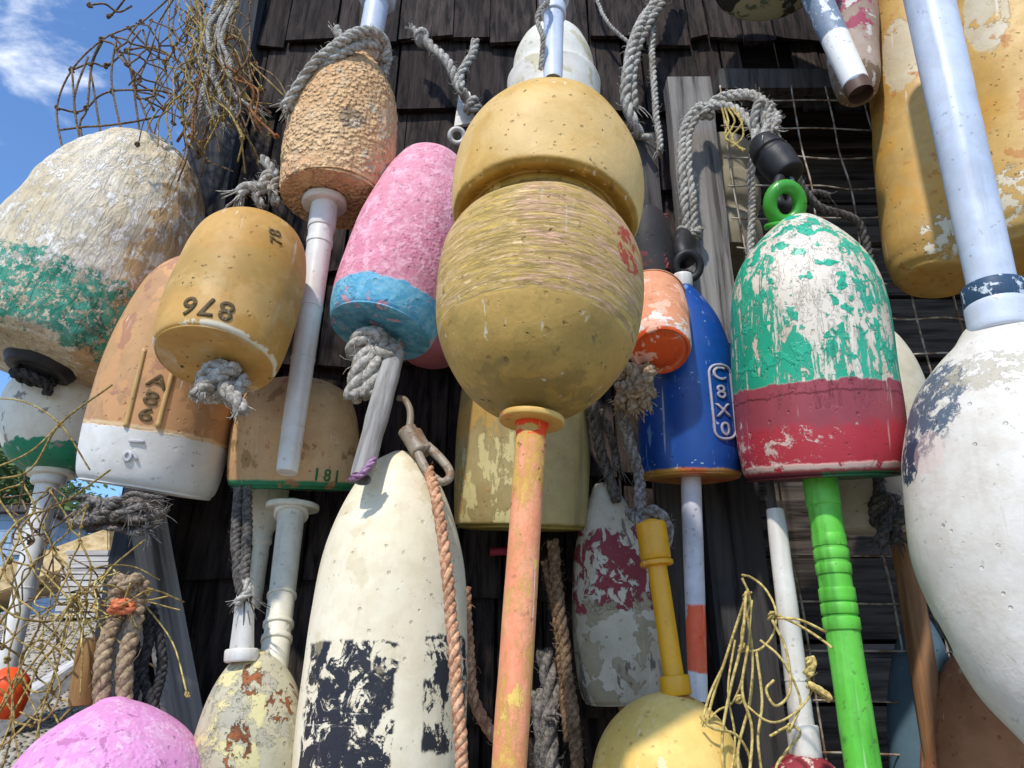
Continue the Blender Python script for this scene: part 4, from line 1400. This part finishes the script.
# plastic hook at its top
bm = bmesh.new()
s_ = pm(1, at(420, 450, -.26))
for (P, r0, r1) in (([(398, 398, -.235), (405, 400, -.238), (410, 410, -.243), (410, 424, -.25), (407, 434, -.254)], 3.2, 4),
                    ([(407, 430, -.254), (414, 442, -.257), (421, 453, -.262)], 10, 9),
                    ([(414, 434, -.252), (420, 444, -.256), (426, 452, -.26)], 9, 8),
                    ([(416, 448, -.262), (422, 462, -.268), (430, 474, -.272), (438, 480, -.274)], 5, 3.8),
                    ([(427, 446, -.257), (438, 456, -.262), (448, 468, -.268), (450, 477, -.272), (443, 482, -.274), (435, 479, -.274)], 5, 3.6)):
    tube(bm, crom([at(*q) for q in P], 6), s_ * r0, s_ * r1, seg=12)
link('plastic_hook', mesh_of(bm, 'plastic_hook'), paint('hook_plastic', '#a89c8a', '#8a7c6a', [dict(col='#7d5a3c', th=.54, ws=60, amt=.7)], rough=.5, dirt=.4), b.e)

# bottom right: brown float and blue sliver behind the big white one
b = Buoy((985, 640, -.10), (1000, 930, -.10), [(0, 0), (0, 40), (.1, 62), (.4, 66), (.7, 58), (.9, 34), (1, 10), (1, 0)], 'brown wooden float peeking out under the big white one at the bottom right')
b.body(paint('brown_float', '#b07c58', '#9c6a48', [dict(col='#8a5a3e', th=.55, ws=24, sz=.4, h=-.2)], rough=.65, dirt=.3, streak=.3))
b = Buoy((918, 615, -.05), (932, 860, -.05), [(0, 0), (0, 22), (.1, 32), (.5, 34), (.8, 26), (1, 8), (1, 0)], 'slate blue slim float in the shade behind the wooden handle at lower right')
b.body(paint('slate', '#56707e', '#49626f', rough=.6, dirt=.3))
# pale float behind the wire mesh
b = Buoy((716, 140, .04), (726, 262, .04), [(0, 0), (0, 30), (.03, 36), (.22, 37), (.29, 31), (.33, 31), (.4, 37), (.58, 37), (.64, 31), (.68, 31), (.75, 36), (.92, 34), (1, 16), (1, 0)], 'dusty pale ringed float behind the wire mesh beside the grey post')
b.body(paint('dusty', '#a39a82', '#8b826c', rough=.8, dirt=.45))
# ================================================================== ROPES, NETS, HARDWARE
rope('hanging_rope', [(668, -30, -.06), (656, 0, -.07), (641, 24, -.08), (630, 55, -.085), (626, 90, -.085), (632, 118, -.08), (640, 136, -.06)], 5, m_greyrope,
     label='thick pale twisted rope hanging down right of the yellow double float', more=[([(676, -30, -.06), (662, 2, -.068), (648, 24, -.075), (636, 52, -.08), (632, 80, -.08), (634, 110, -.075)], 4.5, 6)])
rope('hanging_string', [(655, 10, -.06), (652, 50, -.066), (655, 100, -.07), (661, 152, -.066)], 3.2, m_greyrope, label='thin straight white cord beside the thick hanging rope', cat='cord', fray=6, fraylen=4)
rope('thin_string', [(592, -20, -.04), (600, 8, -.05), (612, 28, -.05), (628, 42, -.05), (640, 60, -.05)], 1.8, m_greyrope, label='thin grey string crossing the shingles above the yellow float', cat='cord', fuzz=.1)
bm = bmesh.new()
tube(bm, [at(634, 136, -.03), at(642, 137, -.06), at(650, 137, -.075)], .006, .005, 10)
tag(link('rope_peg', mesh_of(bm, 'rope_peg'), m_greyrope), 'grey peg on the wall at the end of the thick hanging rope', 'peg')

# stub rope with knot, centre top
rope('knotted_rope', [(418, 32, -.07), (430, 46, -.075), (446, 62, -.08), (456, 78, -.08), (463, 92, -.075), (470, 104, -.06)], 4.8, m_greyrope, more=[([(476, 40, -.07), (473, 54, -.075), (466, 66, -.08), (460, 76, -.08), (462, 92, -.08), (456, 84, -.08)], 4.2, 0)],
     label='short stiff grey rope with a frayed knot sticking up on the shingles', fuzz=.4)
c = at(424, 38, -.072)
kb = bpy.data.objects['knotted_rope']
bm = bmesh.new(); rope_bm(bm, knot_pts(c, pm(6, c), 1.6, 3), pm(4, c), 3); rope_bm(bm, [c, at(418, 34, -.07), at(412, 28, -.07)], pm(3, c), 3, fray=8, fraylen=3)
link('frayed_knot', mesh_of(bm, 'frayed_knot'), m_greyrope, kb)
bm = bmesh.new(); rope_bm(bm, knot_pts(at(471, 106, -.06), pm(7, c), 1.6, 5), pm(4, c), 3)
link('knot', mesh_of(bm, 'knot'), m_greyrope, kb)
sh = empty('hook', Matrix.Translation(at(462, 120, -.04)), 'white strap with a metal eye on the wall above the pink and blue float', 'hook')
bm = bmesh.new()
q = [at(460, 88, -.045), at(470, 92, -.045), at(476, 122, -.045), at(454, 126, -.045)]
vs = [bm.verts.new(p) for p in q] + [bm.verts.new(p + Vector((0, .006, 0))) for p in q]
for f in ((0, 3, 2, 1), (4, 5, 6, 7), (0, 1, 5, 4), (1, 2, 6, 5), (2, 3, 7, 6), (3, 0, 4, 7)): bm.faces.new([vs[i] for i in f])
link('strap', mesh_of(bm, 'strap', False), m_white, sh)
ring_obj('eye', (457, 136, -.06), 7, 2.6, m_white, sh, (.2, -1, -.5))

# rope loop on the grey post with the black swivel
lp = empty('rope_loop', Matrix.Translation(at(690, 110, -.07)), 'grey frayed rope looped over the post and tied to the black swivel', 'rope')
rope('loop_strand', [(686, 236, -.075), (684, 200, -.085), (682, 165, -.09), (684, 132, -.09), (694, 112, -.095), (716, 106, -.11), (738, 110, -.13), (752, 124, -.15), (757, 142, -.17)], 4.6, m_greyrope, lp, fuzz=.5,
     more=[([(694, 232, -.075), (692, 200, -.085), (688, 160, -.09), (690, 128, -.09), (706, 108, -.10), (730, 97, -.12), (752, 96, -.14), (768, 110, -.16), (774, 132, -.18)], 4.2, 8),
           ([(700, 118, -.09), (716, 100, -.11), (742, 92, -.13), (762, 100, -.15), (768, 118, -.17), (762, 138, -.18)], 4, 8)])
for (kx, ky, kY, ks, kt, ki, kq, kr, kf) in ((765, 118, -.165, 12, 2.6, 15, (1.0, .8, 1.3), 4.2, 10), (704, 112, -.095, 8, 1.6, 17, (1, 1, .9), 3.6, 0), (690, 233, -.075, 8, 1.8, 9, (1.5, .8, .6), 3.4, 0)):
    c = at(kx, ky, kY)
    bm = bmesh.new()
    rope_bm(bm, knot_pts(c, pm(ks, c), kt, ki, kq), pm(kr, c), 3, fuzz=.8, fray=kf)
    link('knot', mesh_of(bm, 'knot'), m_greyrope, lp)
bm = bmesh.new()
for k in range(5):
    rope_bm(bm, [at(722 + k * 3, 108, -.13), at(728 + k * 4 + R.uniform(-5, 5), 122, -.14), at(735 + R.uniform(-9, 9), 138, -.14), at(738 + R.uniform(-8, 8), 148 + R.uniform(-6, 6), -.14)], .0014, 3)
link('yellow_strands', mesh_of(bm, 'yellow_strands'), m_yellow_t, lp)
rope('hanging_line', [(752, 140, -.13), (751, 180, -.10), (752, 220, -.09), (750, 262, -.085), (748, 300, -.08)], 3.8, m_greyrope, label='twisted grey line hanging straight down behind the flaking green float', cat='cord', lay=5)
rope('slack_rope', [(797, 176, -.13), (808, 196, -.12), (826, 210, -.11), (848, 216, -.10), (862, 228, -.09), (870, 256, -.085), (876, 290, -.08)], 4.2, m_darkrope, label='dark grey slack rope running from the swivel across the wire mesh', lay=5,
     more=[([(800, 200, -.12), (815, 192, -.115), (830, 196, -.11)], 3, 4)])
sw = empty('swivel', Matrix.Translation(at(778, 160, -.18)), 'chunky black plastic swivel between the grey rope and the green ring', 'swivel')
p0, p1 = at(790, 176, -.19), at(758, 140, -.17)
M = frame(p0, p1); L = (p1 - p0).length
r = pm(17, p0)
pr = [(0, 0), (0, 0), (0, r * .75), (L * .08, r * 1.0), (L * .45, r * 1.12), (L * .52, r * 1.0), (L * .58, r * 1.0), (L * .64, r * 1.1), (L * .9, r * .8), (L, r * .5), (L, r * .5), (L, 0)]
link('barrel', mesh_of(lathe_bm(dense(pr, .002), 40, .001, 40), 'barrel'), m_black, sw, M)
bm = bmesh.new()
tube(bm, crom([at(780, 178, -.195), at(776, 190, -.2), at(780, 203, -.205), at(788, 206, -.2), at(793, 196, -.195), at(790, 180, -.19)], 6), pm(5, p0), seg=12)
link('link', mesh_of(bm, 'link'), m_black, sw)
# black clip above the blue float
cl = empty('clip', Matrix.Translation(at(687, 262, -.10)), 'black plastic clip hanging above the blue float', 'clip')
bm = bmesh.new()
tube(bm, crom([at(683, 236, -.09), at(682, 250, -.11), at(686, 262, -.115)], 6), pm(9, at(686, 250, -.1)), pm(10, at(686, 250, -.1)), 14)
link('stem', mesh_of(bm, 'stem'), m_black, cl)
ring_obj('ring', (688, 266, -.13), 12, 4, m_black, cl, (0, -1, -.4), 1.1)
bm = bmesh.new(); rope_bm(bm, [at(666, 215, -.1), at(660, 240, -.12), at(668, 270, -.12)], pm(3, at(666, 240, -.12)), 3)
tag(link('red_string', mesh_of(bm, 'red_string'), fibre('red_string', '#8a4a4a', '#4a2a2c')), 'dark red cord beside the black clip', 'cord')

# ropes between the centre floats
rope('dark_rope', [(592, 404, -.16), (598, 440, -.14), (606, 470, -.13), (618, 500, -.13)], 5.5, m_darkrope, label='dark rope hanging behind the yellow double float on its right', fuzz=.5, more=[([(600, 410, -.15), (612, 440, -.14), (618, 470, -.14)], 4, 10)])
m_midrope = fibre('mid_grey_rope', '#96908a', '#5f5953')
rope('grey_rope', [(624, 420, -.17), (632, 450, -.16), (640, 490, -.16), (642, 520, -.19), (650, 512, -.21), (662, 517, -.21), (668, 534, -.2), (662, 548, -.19)], 5.5, m_midrope, label='grey rope looped round the top of the yellow plastic stick', fuzz=.5,
     more=[([(628, 512, -.17), (638, 520, -.2), (646, 536, -.205), (644, 556, -.2)], 5, 0)])
rope('brown_rope', [(552, 540, -.11), (558, 600, -.10), (566, 660, -.10), (574, 720, -.11), (580, 800, -.12)], 6, m_brownrope, label='brown twisted rope right of the orange handle, hanging to the bottom edge', lay=5, fuzz=.6,
     more=[([(545, 560, -.1), (556, 620, -.095), (562, 680, -.09), (568, 740, -.1)], 4, 0)])
rope('salmon_rope', [(466, 590, -.11), (468, 640, -.12), (472, 690, -.13), (484, 722, -.14), (500, 745, -.15), (512, 770, -.15)], 5.5, m_salmon, label='faded salmon rope hanging behind the orange handle', lay=5, fuzz=.2)
rope('frayed_line', [(545, 650, -.06), (550, 690, -.06), (548, 730, -.06), (552, 800, -.06)], 9, m_midrope, label='dim grey frayed rope bundle right of the orange handle at the bottom', fuzz=.7, lay=7, more=[([(536, 690, -.05), (542, 740, -.05), (540, 800, -.05)], 9, 0), ([(548, 720, -.07), (556, 712, -.075)], 5, 8)])
bm = bmesh.new()
tube(bm, [at(490, 552, -.045), at(535, 550, -.045)], pm(4, at(500, 550, -.05)), seg=10)
tag(link('red_rod', mesh_of(bm, 'red_rod'), paint('red_rod', '#b03048', '#9a283c', rough=.5)), 'short dark red rod in the shade under the olive float', 'rod')

# lower left ropes holding the pink float
rp = empty('rope_hanger', Matrix.Translation(at(118, 610, -.25)), 'two thick tan twisted ropes tied above the round pink float', 'rope')
rope('twisted_rope', [(128, 592, -.24), (118, 614, -.25), (107, 640, -.26), (103, 670, -.265), (100, 712, -.265)], 8, m_tanrope, rp, lay=4.5, fuzz=.15)
rope('twisted_rope', [(138, 588, -.24), (137, 612, -.25), (130, 640, -.26), (124, 668, -.265), (122, 710, -.265)], 7.5, m_tanrope, rp, lay=4.5, fuzz=.15)
rope('black_rope', [(146, 610, -.225), (150, 640, -.23), (143, 670, -.235), (150, 700, -.24), (158, 716, -.24)], 5, m_blackrope, rp, lay=4, fuzz=.1, more=[([(152, 606, -.22), (160, 640, -.225), (160, 672, -.23), (154, 702, -.235)], 5, 0), ([(136, 640, -.23), (138, 670, -.235), (134, 700, -.24)], 4, 0)])
c = at(128, 592, -.25)
bm = bmesh.new(); rope_bm(bm, knot_pts(c, pm(15, c), 2.6, 31, (1.1, .8, .8)), pm(6, c), 3, fuzz=.6)
link('knot', mesh_of(bm, 'knot'), m_tanrope, rp)
bm = bmesh.new(); c = at(120, 606, -.27); rope_bm(bm, knot_pts(c, pm(9, c), 1.5, 33, (1.4, .8, .6)), pm(4, c), 3)
link('orange_tie', mesh_of(bm, 'orange_tie'), fibre('orange_tie', '#e08a62', '#b8633c'), rp)
# grey frayed bundle
bm = bmesh.new()
rr = random.Random(77)
for k in range(14):
    x0, x1 = 70 + rr.uniform(-25, 20), 150 + rr.uniform(-20, 25)
    y = 514 + rr.uniform(-18, 14)
    P = [at(x0 + (x1 - x0) * t, y + rr.uniform(-7, 7), -.2 + rr.uniform(-.03, .02)) for t in (0, .25, .5, .75, 1)]
    rope_bm(bm, P, pm(rr.uniform(2.2, 4.2), P[0]), 3, 5, .9, rr, 9, 7)
for k in range(2):
    c = at(102 + k * 18, 510, -.21); rope_bm(bm, knot_pts(c, pm(13, c), 2.2, 40 + k, (1.3, .8, .7)), pm(4.5, c), 3, fuzz=.8, rnd=rr)
tag(link('frayed_rope_bundle', mesh_of(bm, 'frayed_rope_bundle'), m_midrope), 'grey frayed rope bundle under the brown and white float', 'rope')
# frayed rope at the ochre float
rope('frayed_rope', [(282, 190, -.19), (270, 176, -.20), (262, 190, -.21), (248, 188, -.215), (238, 196, -.215)], 6, m_greyrope, label='frayed grey rope end between the pebbly tan and ochre floats', fuzz=.8, fray=18, fraylen=4.5,
     more=[([(276, 205, -.20), (272, 190, -.205), (276, 175, -.2), (268, 164, -.2), (262, 158, -.2)], 5, 0), ([(262, 207, -.21), (256, 196, -.215), (264, 186, -.21), (272, 192, -.21)], 4.5, 8)])


# ---- nets of loose twine
def twine(bm, P, rpx, n=5, seg=5):
    Q = [at(*q) for q in P]
    tube(bm, crom(Q, n), pm(rpx, Q[0]), seg=seg)


def blob(bm, px, py, Y, rpx):
    p = at(px, py, Y)
    r = pm(rpx, p)
    rope_bm(bm, knot_pts(p, r * .8, 1.1, int(px * 7 + py)), r * .55, 2, 5, 0)


def diamonds(bm, quad, nu, nv, Yf, rpx, jit, rr):
    def P(u, v):
        (ax, ay), (bx, by), (cx, cy), (dx, dy) = quad
        x = (ax * (1 - u) + bx * u) * (1 - v) + (dx * (1 - u) + cx * u) * v
        y = (ay * (1 - u) + by * u) * (1 - v) + (dy * (1 - u) + cy * u) * v
        return x, y
    J = {}
    def node(i, j):
        if (i, j) not in J:
            x, y = P(i / (2 * nu), j / nv)
            J[(i, j)] = (x + rr.uniform(-jit, jit), y + rr.uniform(-jit, jit), Yf(x, y) + rr.uniform(-.01, .01))
        return J[(i, j)]
    for s0 in (0, 1):
        for i in range(nu + 1):
            L = [node(min(2 * nu, max(0, 2 * i + ((1 if s0 else -1) if j % 2 else 0))), j) for j in range(nv + 1)]
            twine(bm, L, rpx * rr.uniform(.85, 1.15), 4)
    for (x, y, Y) in J.values(): blob(bm, x, y, Y, rpx * 2.0)


net = empty('wire_net', Matrix.Translation(at(180, 60, -.15)), 'brown twine net with a tangle of ochre and grey strands against the sky, top left', 'net')
bm = bmesh.new()
YN = -.03
rows = [[(70, 185), (63, 152), (57, 108), (72, 70), (102, 40), (128, 28), (142, 22), (165, 2), (180, -12)],
        [(80, 141), (75, 112), (72, 70)], [(88, 57), (76, 90), (75, 112), (85, 165)], [(103, 40), (92, 65), (87, 108), (80, 126), (92, 165)],
        [(100, 42), (91, 66), (94, 90), (104, 155)], [(117, 38), (112, 66), (113, 92), (126, 150)], [(140, 30), (129, 50), (134, 90), (143, 155)],
        [(143, 30), (153, 62), (160, 80), (166, 92), (180, 110)], [(134, 90), (140, 100), (158, 150)],
        [(72, 70), (91, 63), (107, 66), (127, 51), (155, 48), (180, 62)], [(57, 108), (75, 112), (87, 108), (98, 97), (113, 91), (136, 90), (166, 92), (190, 104)],
        [(60, 130), (83, 127), (100, 126), (118, 124), (137, 121), (160, 116)], [(102, 40), (118, 48), (136, 80), (142, 86), (165, 98)], [(128, 28), (150, 48), (178, 60), (188, 84)],
        [(90, 5), (105, 4), (118, 12), (132, 6)], [(110, 16), (118, 8), (128, -6)]]
for i, P in enumerate(rows):
    twine(bm, [(x, y, YN + .03 * math.sin(x * .05 + i)) for x, y in P], 1.1)
for (x, y) in ((72, 70), (57, 108), (63, 152), (102, 40), (128, 28), (91, 64), (107, 66), (127, 51), (75, 112), (87, 108), (113, 91), (136, 90), (166, 92), (142, 22), (155, 48), (110, 16), (90, 5), (140, 80)):
    blob(bm, x, y, YN + .03 * math.sin(x * .05), 2.6)
diamonds(bm, ((112, 34), (246, -14), (254, 132), (150, 112)), 6, 9, lambda x, y: -.19 + .03 * math.sin(x * .045), .85, 5, random.Random(5))
link('mesh', mesh_of(bm, 'mesh'), m_brown_t, net)
rr = random.Random(21)


def tangle(n, box, rpx, mat, name, parent, Y=(-.24, -.10), down=1.0, ln=(60, 130), seg=5, wig=22, loops=0.0):
    bm = bmesh.new()
    for k in range(n):
        x, y = rr.uniform(box[0], box[2]), rr.uniform(box[1], box[3])
        l = rr.uniform(*ln)
        dx = rr.uniform(-.55, .75)
        Yb = rr.uniform(*Y)
        P = []
        m = rr.choice((4, 5, 6))
        for i in range(m):
            t = i / (m - 1)
            P.append((x + dx * l * t + rr.uniform(-wig, wig) * .5, y + down * l * t + rr.uniform(-wig, wig) * .4, Yb + rr.uniform(-.018, .018)))
        if rr.random() < loops:
            P.append((P[-1][0] + rr.uniform(-20, 20), P[-1][1] - rr.uniform(15, 40), Yb))
        twine(bm, P, rr.uniform(*rpx), 5, seg)
        if rr.random() < .5: blob(bm, P[-1][0], P[-1][1], P[-1][2], 2.6)
    return link(name, mesh_of(bm, name), mat, parent)


tangle(56, (172, -20, 236, 70), (.5, .95), m_ochre_t, 'ochre_strands', net, ln=(50, 125))
tangle(34, (165, -25, 235, 60), (.5, .9), m_brown_t, 'brown_strands', net, ln=(60, 140))
tangle(9, (210, 20, 240, 70), (.8, 1.4), fibre('rust_twine', '#a06c44', '#6e4a30'), 'rust_strands', net, ln=(50, 110))
bm = bmesh.new()
for k in range(7):
    x = 212 + rr.uniform(-14, 14)
    P = [(x + 10, 5 + rr.uniform(-10, 10), -.2), (x - 4, 35 + rr.uniform(-8, 8), -.215), (x + rr.uniform(-10, 10), 62, -.22), (x + rr.uniform(-16, 22), 92, -.22), (x + rr.uniform(-14, 40), 118 + rr.uniform(-8, 12), -.215)]
    rope_bm(bm, [at(*q) for q in P], pm(rr.uniform(1.2, 2.2), at(*P[0])), 3, 5, .9, rr, 9, 8)
link('grey_rope', mesh_of(bm, 'grey_rope'), m_greyrope, net)

# ochre twine net, lower left
tn = empty('twine_net', Matrix.Translation(at(60, 600, -.25)), 'loose ochre twine net strung across the white handle at the lower left', 'net')
bm = bmesh.new()
P_ = [[(-10, 480), (30, 470), (60, 424), (112, 385)], [(-10, 398), (25, 402), (60, 424), (90, 470)], [(60, 424), (30, 452), (-10, 470)], [(-10, 560), (20, 520), (60, 505), (110, 470)],
      [(70, 600), (40, 570), (10, 560), (-10, 540)], [(72, 598), (50, 640), (20, 680), (-5, 720)], [(75, 598), (62, 650), (45, 700), (30, 770)], [(72, 600), (40, 612), (10, 640), (-8, 650)],
      [(75, 598), (110, 585), (140, 600), (170, 596)], [(75, 600), (100, 620), (130, 600), (180, 610)], [(76, 602), (95, 640), (85, 690), (60, 720)], [(72, 600), (60, 560), (45, 530), (52, 500)],
      [(76, 596), (90, 570), (130, 566), (160, 580)], [(72, 602), (30, 650), (12, 700), (20, 768)], [(70, 604), (50, 690), (10, 740), (-8, 744)], [(10, 560), (20, 610), (8, 660), (14, 720), (2, 768)],
      [(-8, 610), (18, 640), (45, 655), (60, 690), (44, 720), (20, 712)], [(76, 598), (120, 560), (145, 540)], [(75, 600), (118, 606), (150, 590), (184, 602)], [(50, 690), (30, 690), (20, 660), (40, 640), (70, 660)],
      [(72, 600), (82, 640), (80, 700)], [(74, 600), (56, 620), (20, 618), (-8, 600)], [(45, 700), (60, 730), (50, 768)], [(20, 680), (38, 720), (36, 768)]]
for i, P in enumerate(P_):
    twine(bm, [(x, y, -.26 + .025 * math.sin(x * .04 + i * 1.7) - (.03 if y < 480 else 0)) for x, y in P], rr.uniform(.75, 1.2))
for (x, y) in ((60, 424), (75, 600), (72, 604), (10, 560), (20, 680), (45, 700), (50, 690), (78, 596), (150, 592), (8, 660)):
    blob(bm, x, y, -.26 + .02 * math.sin(x * .04), 3.4)
diamonds(bm, ((-12, 462), (86, 508), (92, 690), (-20, 775)), 3, 9, lambda x, y: -.25 + .02 * math.sin(y * .03), 1.0, 8, random.Random(8))
link('strands', mesh_of(bm, 'strands'), m_ochre_t, tn)
tangle(16, (50, 570, 120, 610), (.6, 1.0), m_yellow_t, 'yellow_strands', tn, Y=(-.28, -.2), ln=(20, 110), wig=40)
tangle(15, (-10, 470, 80, 560), (.6, 1.0), m_brown_t, 'brown_strands', tn, Y=(-.26, -.18), ln=(30, 120), wig=45)

# yellow twine, lower right
yt = empty('twine_tangle', Matrix.Translation(at(745, 640, -.25)), 'yellow looped twine tangle hanging over the butter yellow float, lower right', 'twine')
bm = bmesh.new()
P_ = [[(742, 575), (752, 578), (766, 590), (776, 612), (772, 636), (758, 650), (744, 648), (742, 630), (750, 600), (742, 578)],
      [(748, 590), (738, 620), (725, 660), (712, 700), (705, 740), (708, 790)], [(746, 592), (742, 640), (730, 690), (722, 740), (726, 790)], [(744, 598), (752, 650), (750, 700), (738, 750), (742, 790)],
      [(752, 600), (746, 660), (734, 700), (716, 712), (700, 735), (702, 765)], [(770, 612), (800, 626), (822, 640), (832, 648)], [(776, 618), (800, 620), (826, 632)],
      [(772, 620), (786, 650), (790, 690), (776, 706), (766, 690), (774, 680)], [(748, 646), (742, 690), (752, 730), (748, 790)], [(756, 650), (762, 700), (758, 740), (764, 790)],
      [(740, 700), (770, 722), (796, 712), (812, 690), (806, 672), (812, 660)], [(770, 736), (790, 726), (800, 734), (786, 752), (776, 768), (778, 790)], [(700, 716), (712, 728), (736, 735), (750, 760), (744, 790)],
      [(724, 664), (708, 700), (698, 750), (704, 790)], [(806, 680), (818, 690), (830, 698)], [(735, 640), (728, 690), (735, 740), (728, 790)], [(760, 640), (782, 660), (800, 700), (790, 730)]]
for i, P in enumerate(P_):
    twine(bm, [(x, y, -.265 + .012 * math.sin(x * .06 + i * 2.1)) for x, y in P], rr.uniform(1.1, 1.6), 6)
for (x, y) in ((748, 596), (742, 648), (810, 662), (772, 616), (740, 700), (790, 728)): blob(bm, x, y, -.265, 4.2)
rope_bm(bm, [at(808, 676, -.265), at(812, 666, -.265), at(810, 658, -.265)], pm(5, at(808, 676, -.265)), 3)
rope_bm(bm, [at(808, 684, -.265), at(820, 690, -.265), at(830, 699, -.265)], pm(4, at(808, 676, -.265)), 3)
link('strands', mesh_of(bm, 'strands'), m_yellow_t, yt)
# ================================================================== LIGHT
SE, SA = math.radians(50), math.radians(22)
sdir = Vector((-math.sin(SA) * math.cos(SE), -math.cos(SA) * math.cos(SE), math.sin(SE)))
ld = bpy.data.lights.new('sun', 'SUN')
ld.energy = 2.8
ld.angle = math.radians(2.0)
ld.color = (1.0, .94, .85)
sun = bpy.data.objects.new('sun', ld)
COL.objects.link(sun)
sun.rotation_euler = sdir.to_track_quat('Z', 'Y').to_euler()
sun.location = (-2, -4, 6)

w = bpy.data.worlds.new('World')
sc.world = w
w.use_nodes = True
t = w.node_tree
t.nodes.clear()
out = t.nodes.new('ShaderNodeOutputWorld')
bg = t.nodes.new('ShaderNodeBackground')
sky = t.nodes.new('ShaderNodeTexSky')
sky.sky_type = 'NISHITA'
sky.sun_disc = False
sky.sun_elevation = SE
sky.sun_rotation = math.atan2(sdir.x, sdir.y)
sky.air_density = 1.0
sky.dust_density = .05
sky.ozone_density = 4.0
bg.inputs['Strength'].default_value = .15
tc = t.nodes.new('ShaderNodeTexCoord')
mp = t.nodes.new('ShaderNodeMapping')
mp.inputs['Scale'].default_value = (2.2, 2.2, 6.5)
mp.inputs['Rotation'].default_value = (0, .5, .3)
t.links.new(tc.outputs['Generated'], mp.inputs[0])
nz = t.nodes.new('ShaderNodeTexNoise')
nz.inputs['Scale'].default_value = 1.7
nz.inputs['Detail'].default_value = 9
nz.inputs['Roughness'].default_value = .58
nz.inputs['Distortion'].default_value = .5
t.links.new(mp.outputs[0], nz.inputs['Vector'])
mr = t.nodes.new('ShaderNodeMapRange')
mr.interpolation_type = 'SMOOTHSTEP'
mr.inputs[1].default_value = .50
mr.inputs[2].default_value = .72
t.links.new(nz.outputs[0], mr.inputs[0])
mx = t.nodes.new('ShaderNodeMix')
mx.data_type = 'RGBA'
mx.inputs[7].default_value = (6.5, 6.8, 7.2, 1)
t.links.new(mr.outputs[0], mx.inputs[0])
tint = t.nodes.new('ShaderNodeMix')
tint.data_type = 'RGBA'
tint.blend_type = 'MULTIPLY'
tint.inputs[0].default_value = 1.0
tint.inputs[7].default_value = (.84, 1.0, 1.16, 1)
t.links.new(sky.outputs[0], tint.inputs[6])
t.links.new(tint.outputs[2], mx.inputs[6])
t.links.new(mx.outputs[2], bg.inputs['Color'])
t.links.new(bg.outputs[0], out.inputs[0])

sc.render.engine = 'CYCLES'
sc.cycles.max_bounces = 5
sc.cycles.diffuse_bounces = 3
sc.cycles.glossy_bounces = 2
sc.cycles.transmission_bounces = 1
sc.cycles.use_denoising = True
vs = sc.view_settings
vs.view_transform = 'Standard'
vs.look = 'None'
vs.exposure = 0.46
vs.gamma = 1.0
vs.use_curve_mapping = False
